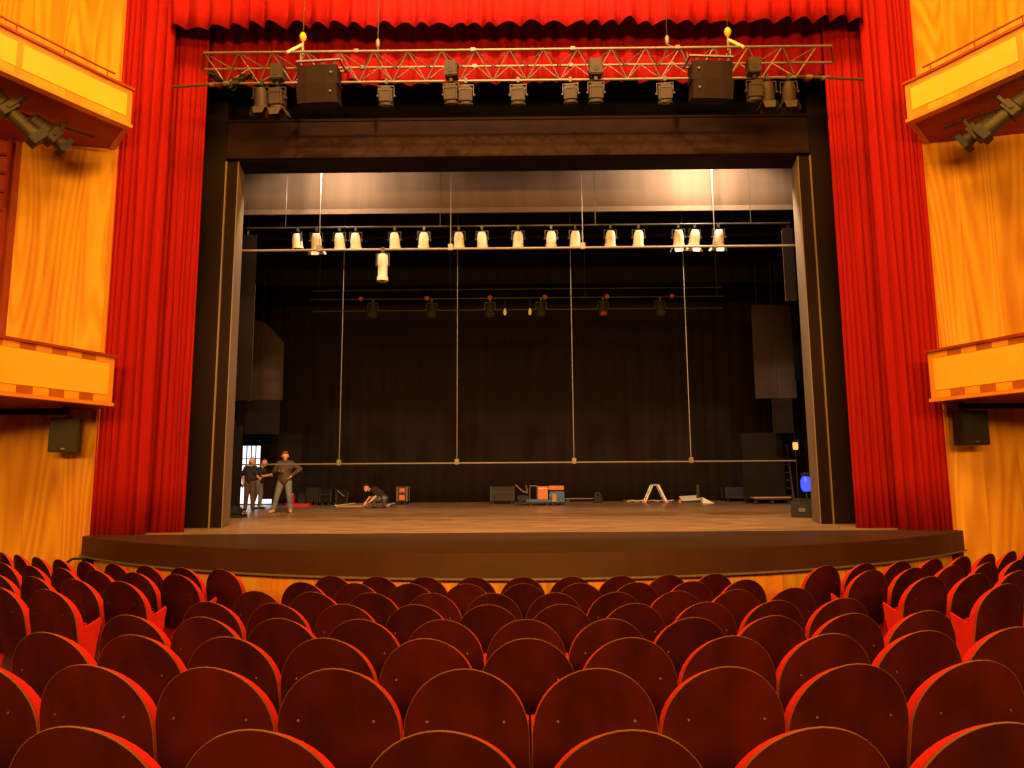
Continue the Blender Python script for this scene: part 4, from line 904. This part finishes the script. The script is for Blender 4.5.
# ladder leaning with amber lamp
p = atz(790, 503, 1.0); t = thing('leaning_ladder', 'dark ladder leaning upright in the right wing', 'ladder', (p.x, p.y, 1.0))
for x in (-.17, .17): MB().obox((x, .25, 1.1), (.02, 0, 0), (0, .03, -.005), (.03, .28, 1.1)).build('rail', M_umber, t)
for k in range(7): z = .25 + k * .29; MB().tube((-.17 + .027 * z, .5 * z / 2, z), (.17 + .027 * z, .5 * z / 2, z), .016, 6).build('rung', M_umber, t)
p = at(793, 446, 25.2); t = thing('work_lamp', 'small amber work lamp on a thin stand in the right wing', 'lamp', (p.x, 25.0, 1.0)); h_ = p.z - 1.0
MB().tube((0, 0, .03), (0, 0, h_ + .5), .014, 8).build('stand', M_dkmetal, t); MB().lathe([(.07, -.14), (.09, -.08), (.09, .1), (.05, .14)], 12, (0, -.02, h_)).build('lamp_glass', M_amber, t, True); MB().box(-.11, .11, -.09, .09, h_ + .12, h_ + .22).build('hood', M_dkmetal, t); MB().lathe([(.22, 0), (.18, .03), (.02, .05)], 14).build('base', M_dkmetal, t, True)
# blue lamp
p = at(806, 484, 21.5); t = thing('blue_lamp', 'glowing blue lamp behind the right portal tower', 'lamp', (p.x, 21.5, 1.0)); h_ = p.z - 1
MB().lathe([(.10, -.22), (.15, -.12), (.15, .12), (.08, .24)], 14, (0, 0, h_)).build('lamp_glass', M_bluelamp, t, True); MB().tube((0, 0, .03), (0, 0, h_ - .2), .025, 8).build('stand', M_dkmetal, t); MB().lathe([(.2, 0), (.15, .03), (.03, .05)], 14).build('base', M_dkmetal, t, True); MB().lathe([(.06, 0), (.16, .1), (.04, .16)], 12, (0, 0, h_ + .2)).build('cap', M_dkmetal, t, True)
# wedge monitor by the right tower
p = atz(806, 517.5, 1.0); t = thing('wedge_monitor', 'black wedge stage monitor beside the right portal tower', 'speaker', (p.x + .02, p.y + .1, 1.0), .9)
MB().prism([(-.22, 0), (.26, 0), (.26, .12), (.02, .48), (-.22, .40)], -.28, .28).build('cabinet', M_rubber, t, bevel=.015)
MB().obox((.145, 0, .305), (-.105, 0, .155), (0, .25, 0), (.006, 0, .004)).build('grille', M_spk, t); MB().box(-.24, -.22, -.08, .08, .15, .24).build('handle', M_metal, t)
# black weight sack by the left tower
p = atz(238, 517.5, 1.0); t = thing('masking_stand', 'black cloth masking stand with heavy foot beside left portal tower', 'stand', (p.x - .05, p.y, 1.0))
MB().box(-.22, .22, -.25, .25, 0, .08).build('foot', M_rubber, t, bevel=.02); MB().box(-.16, .08, -.03, .03, .08, 2.6).build('cloth_panel', M_black, t); MB().tube((-.16, 0, .08), (-.16, 0, 2.7), .02, 8).build('pole', M_dkmetal, t); MB().prism([(-.14, .08), (.16, .08), (.10, .3), (-.1, .34)], -.15, .15).build('sandbag', M_rubber, t, bevel=.04)
# black cable by the left end of the stage lip
p = at(75, 560, 12.9); t = thing('floor_cable', 'black cable running down by the left end of the stage lip', 'cable', (-8.5, 13.5, .60))
MB().path([(.15, 0, 0), (-.08, -.05, .0), (-.18, -.08, -.08), (-.22, -.1, -.25), (-.22, -.1, -.60)], .025, 8).build('cable_run', M_rubber, t, True)
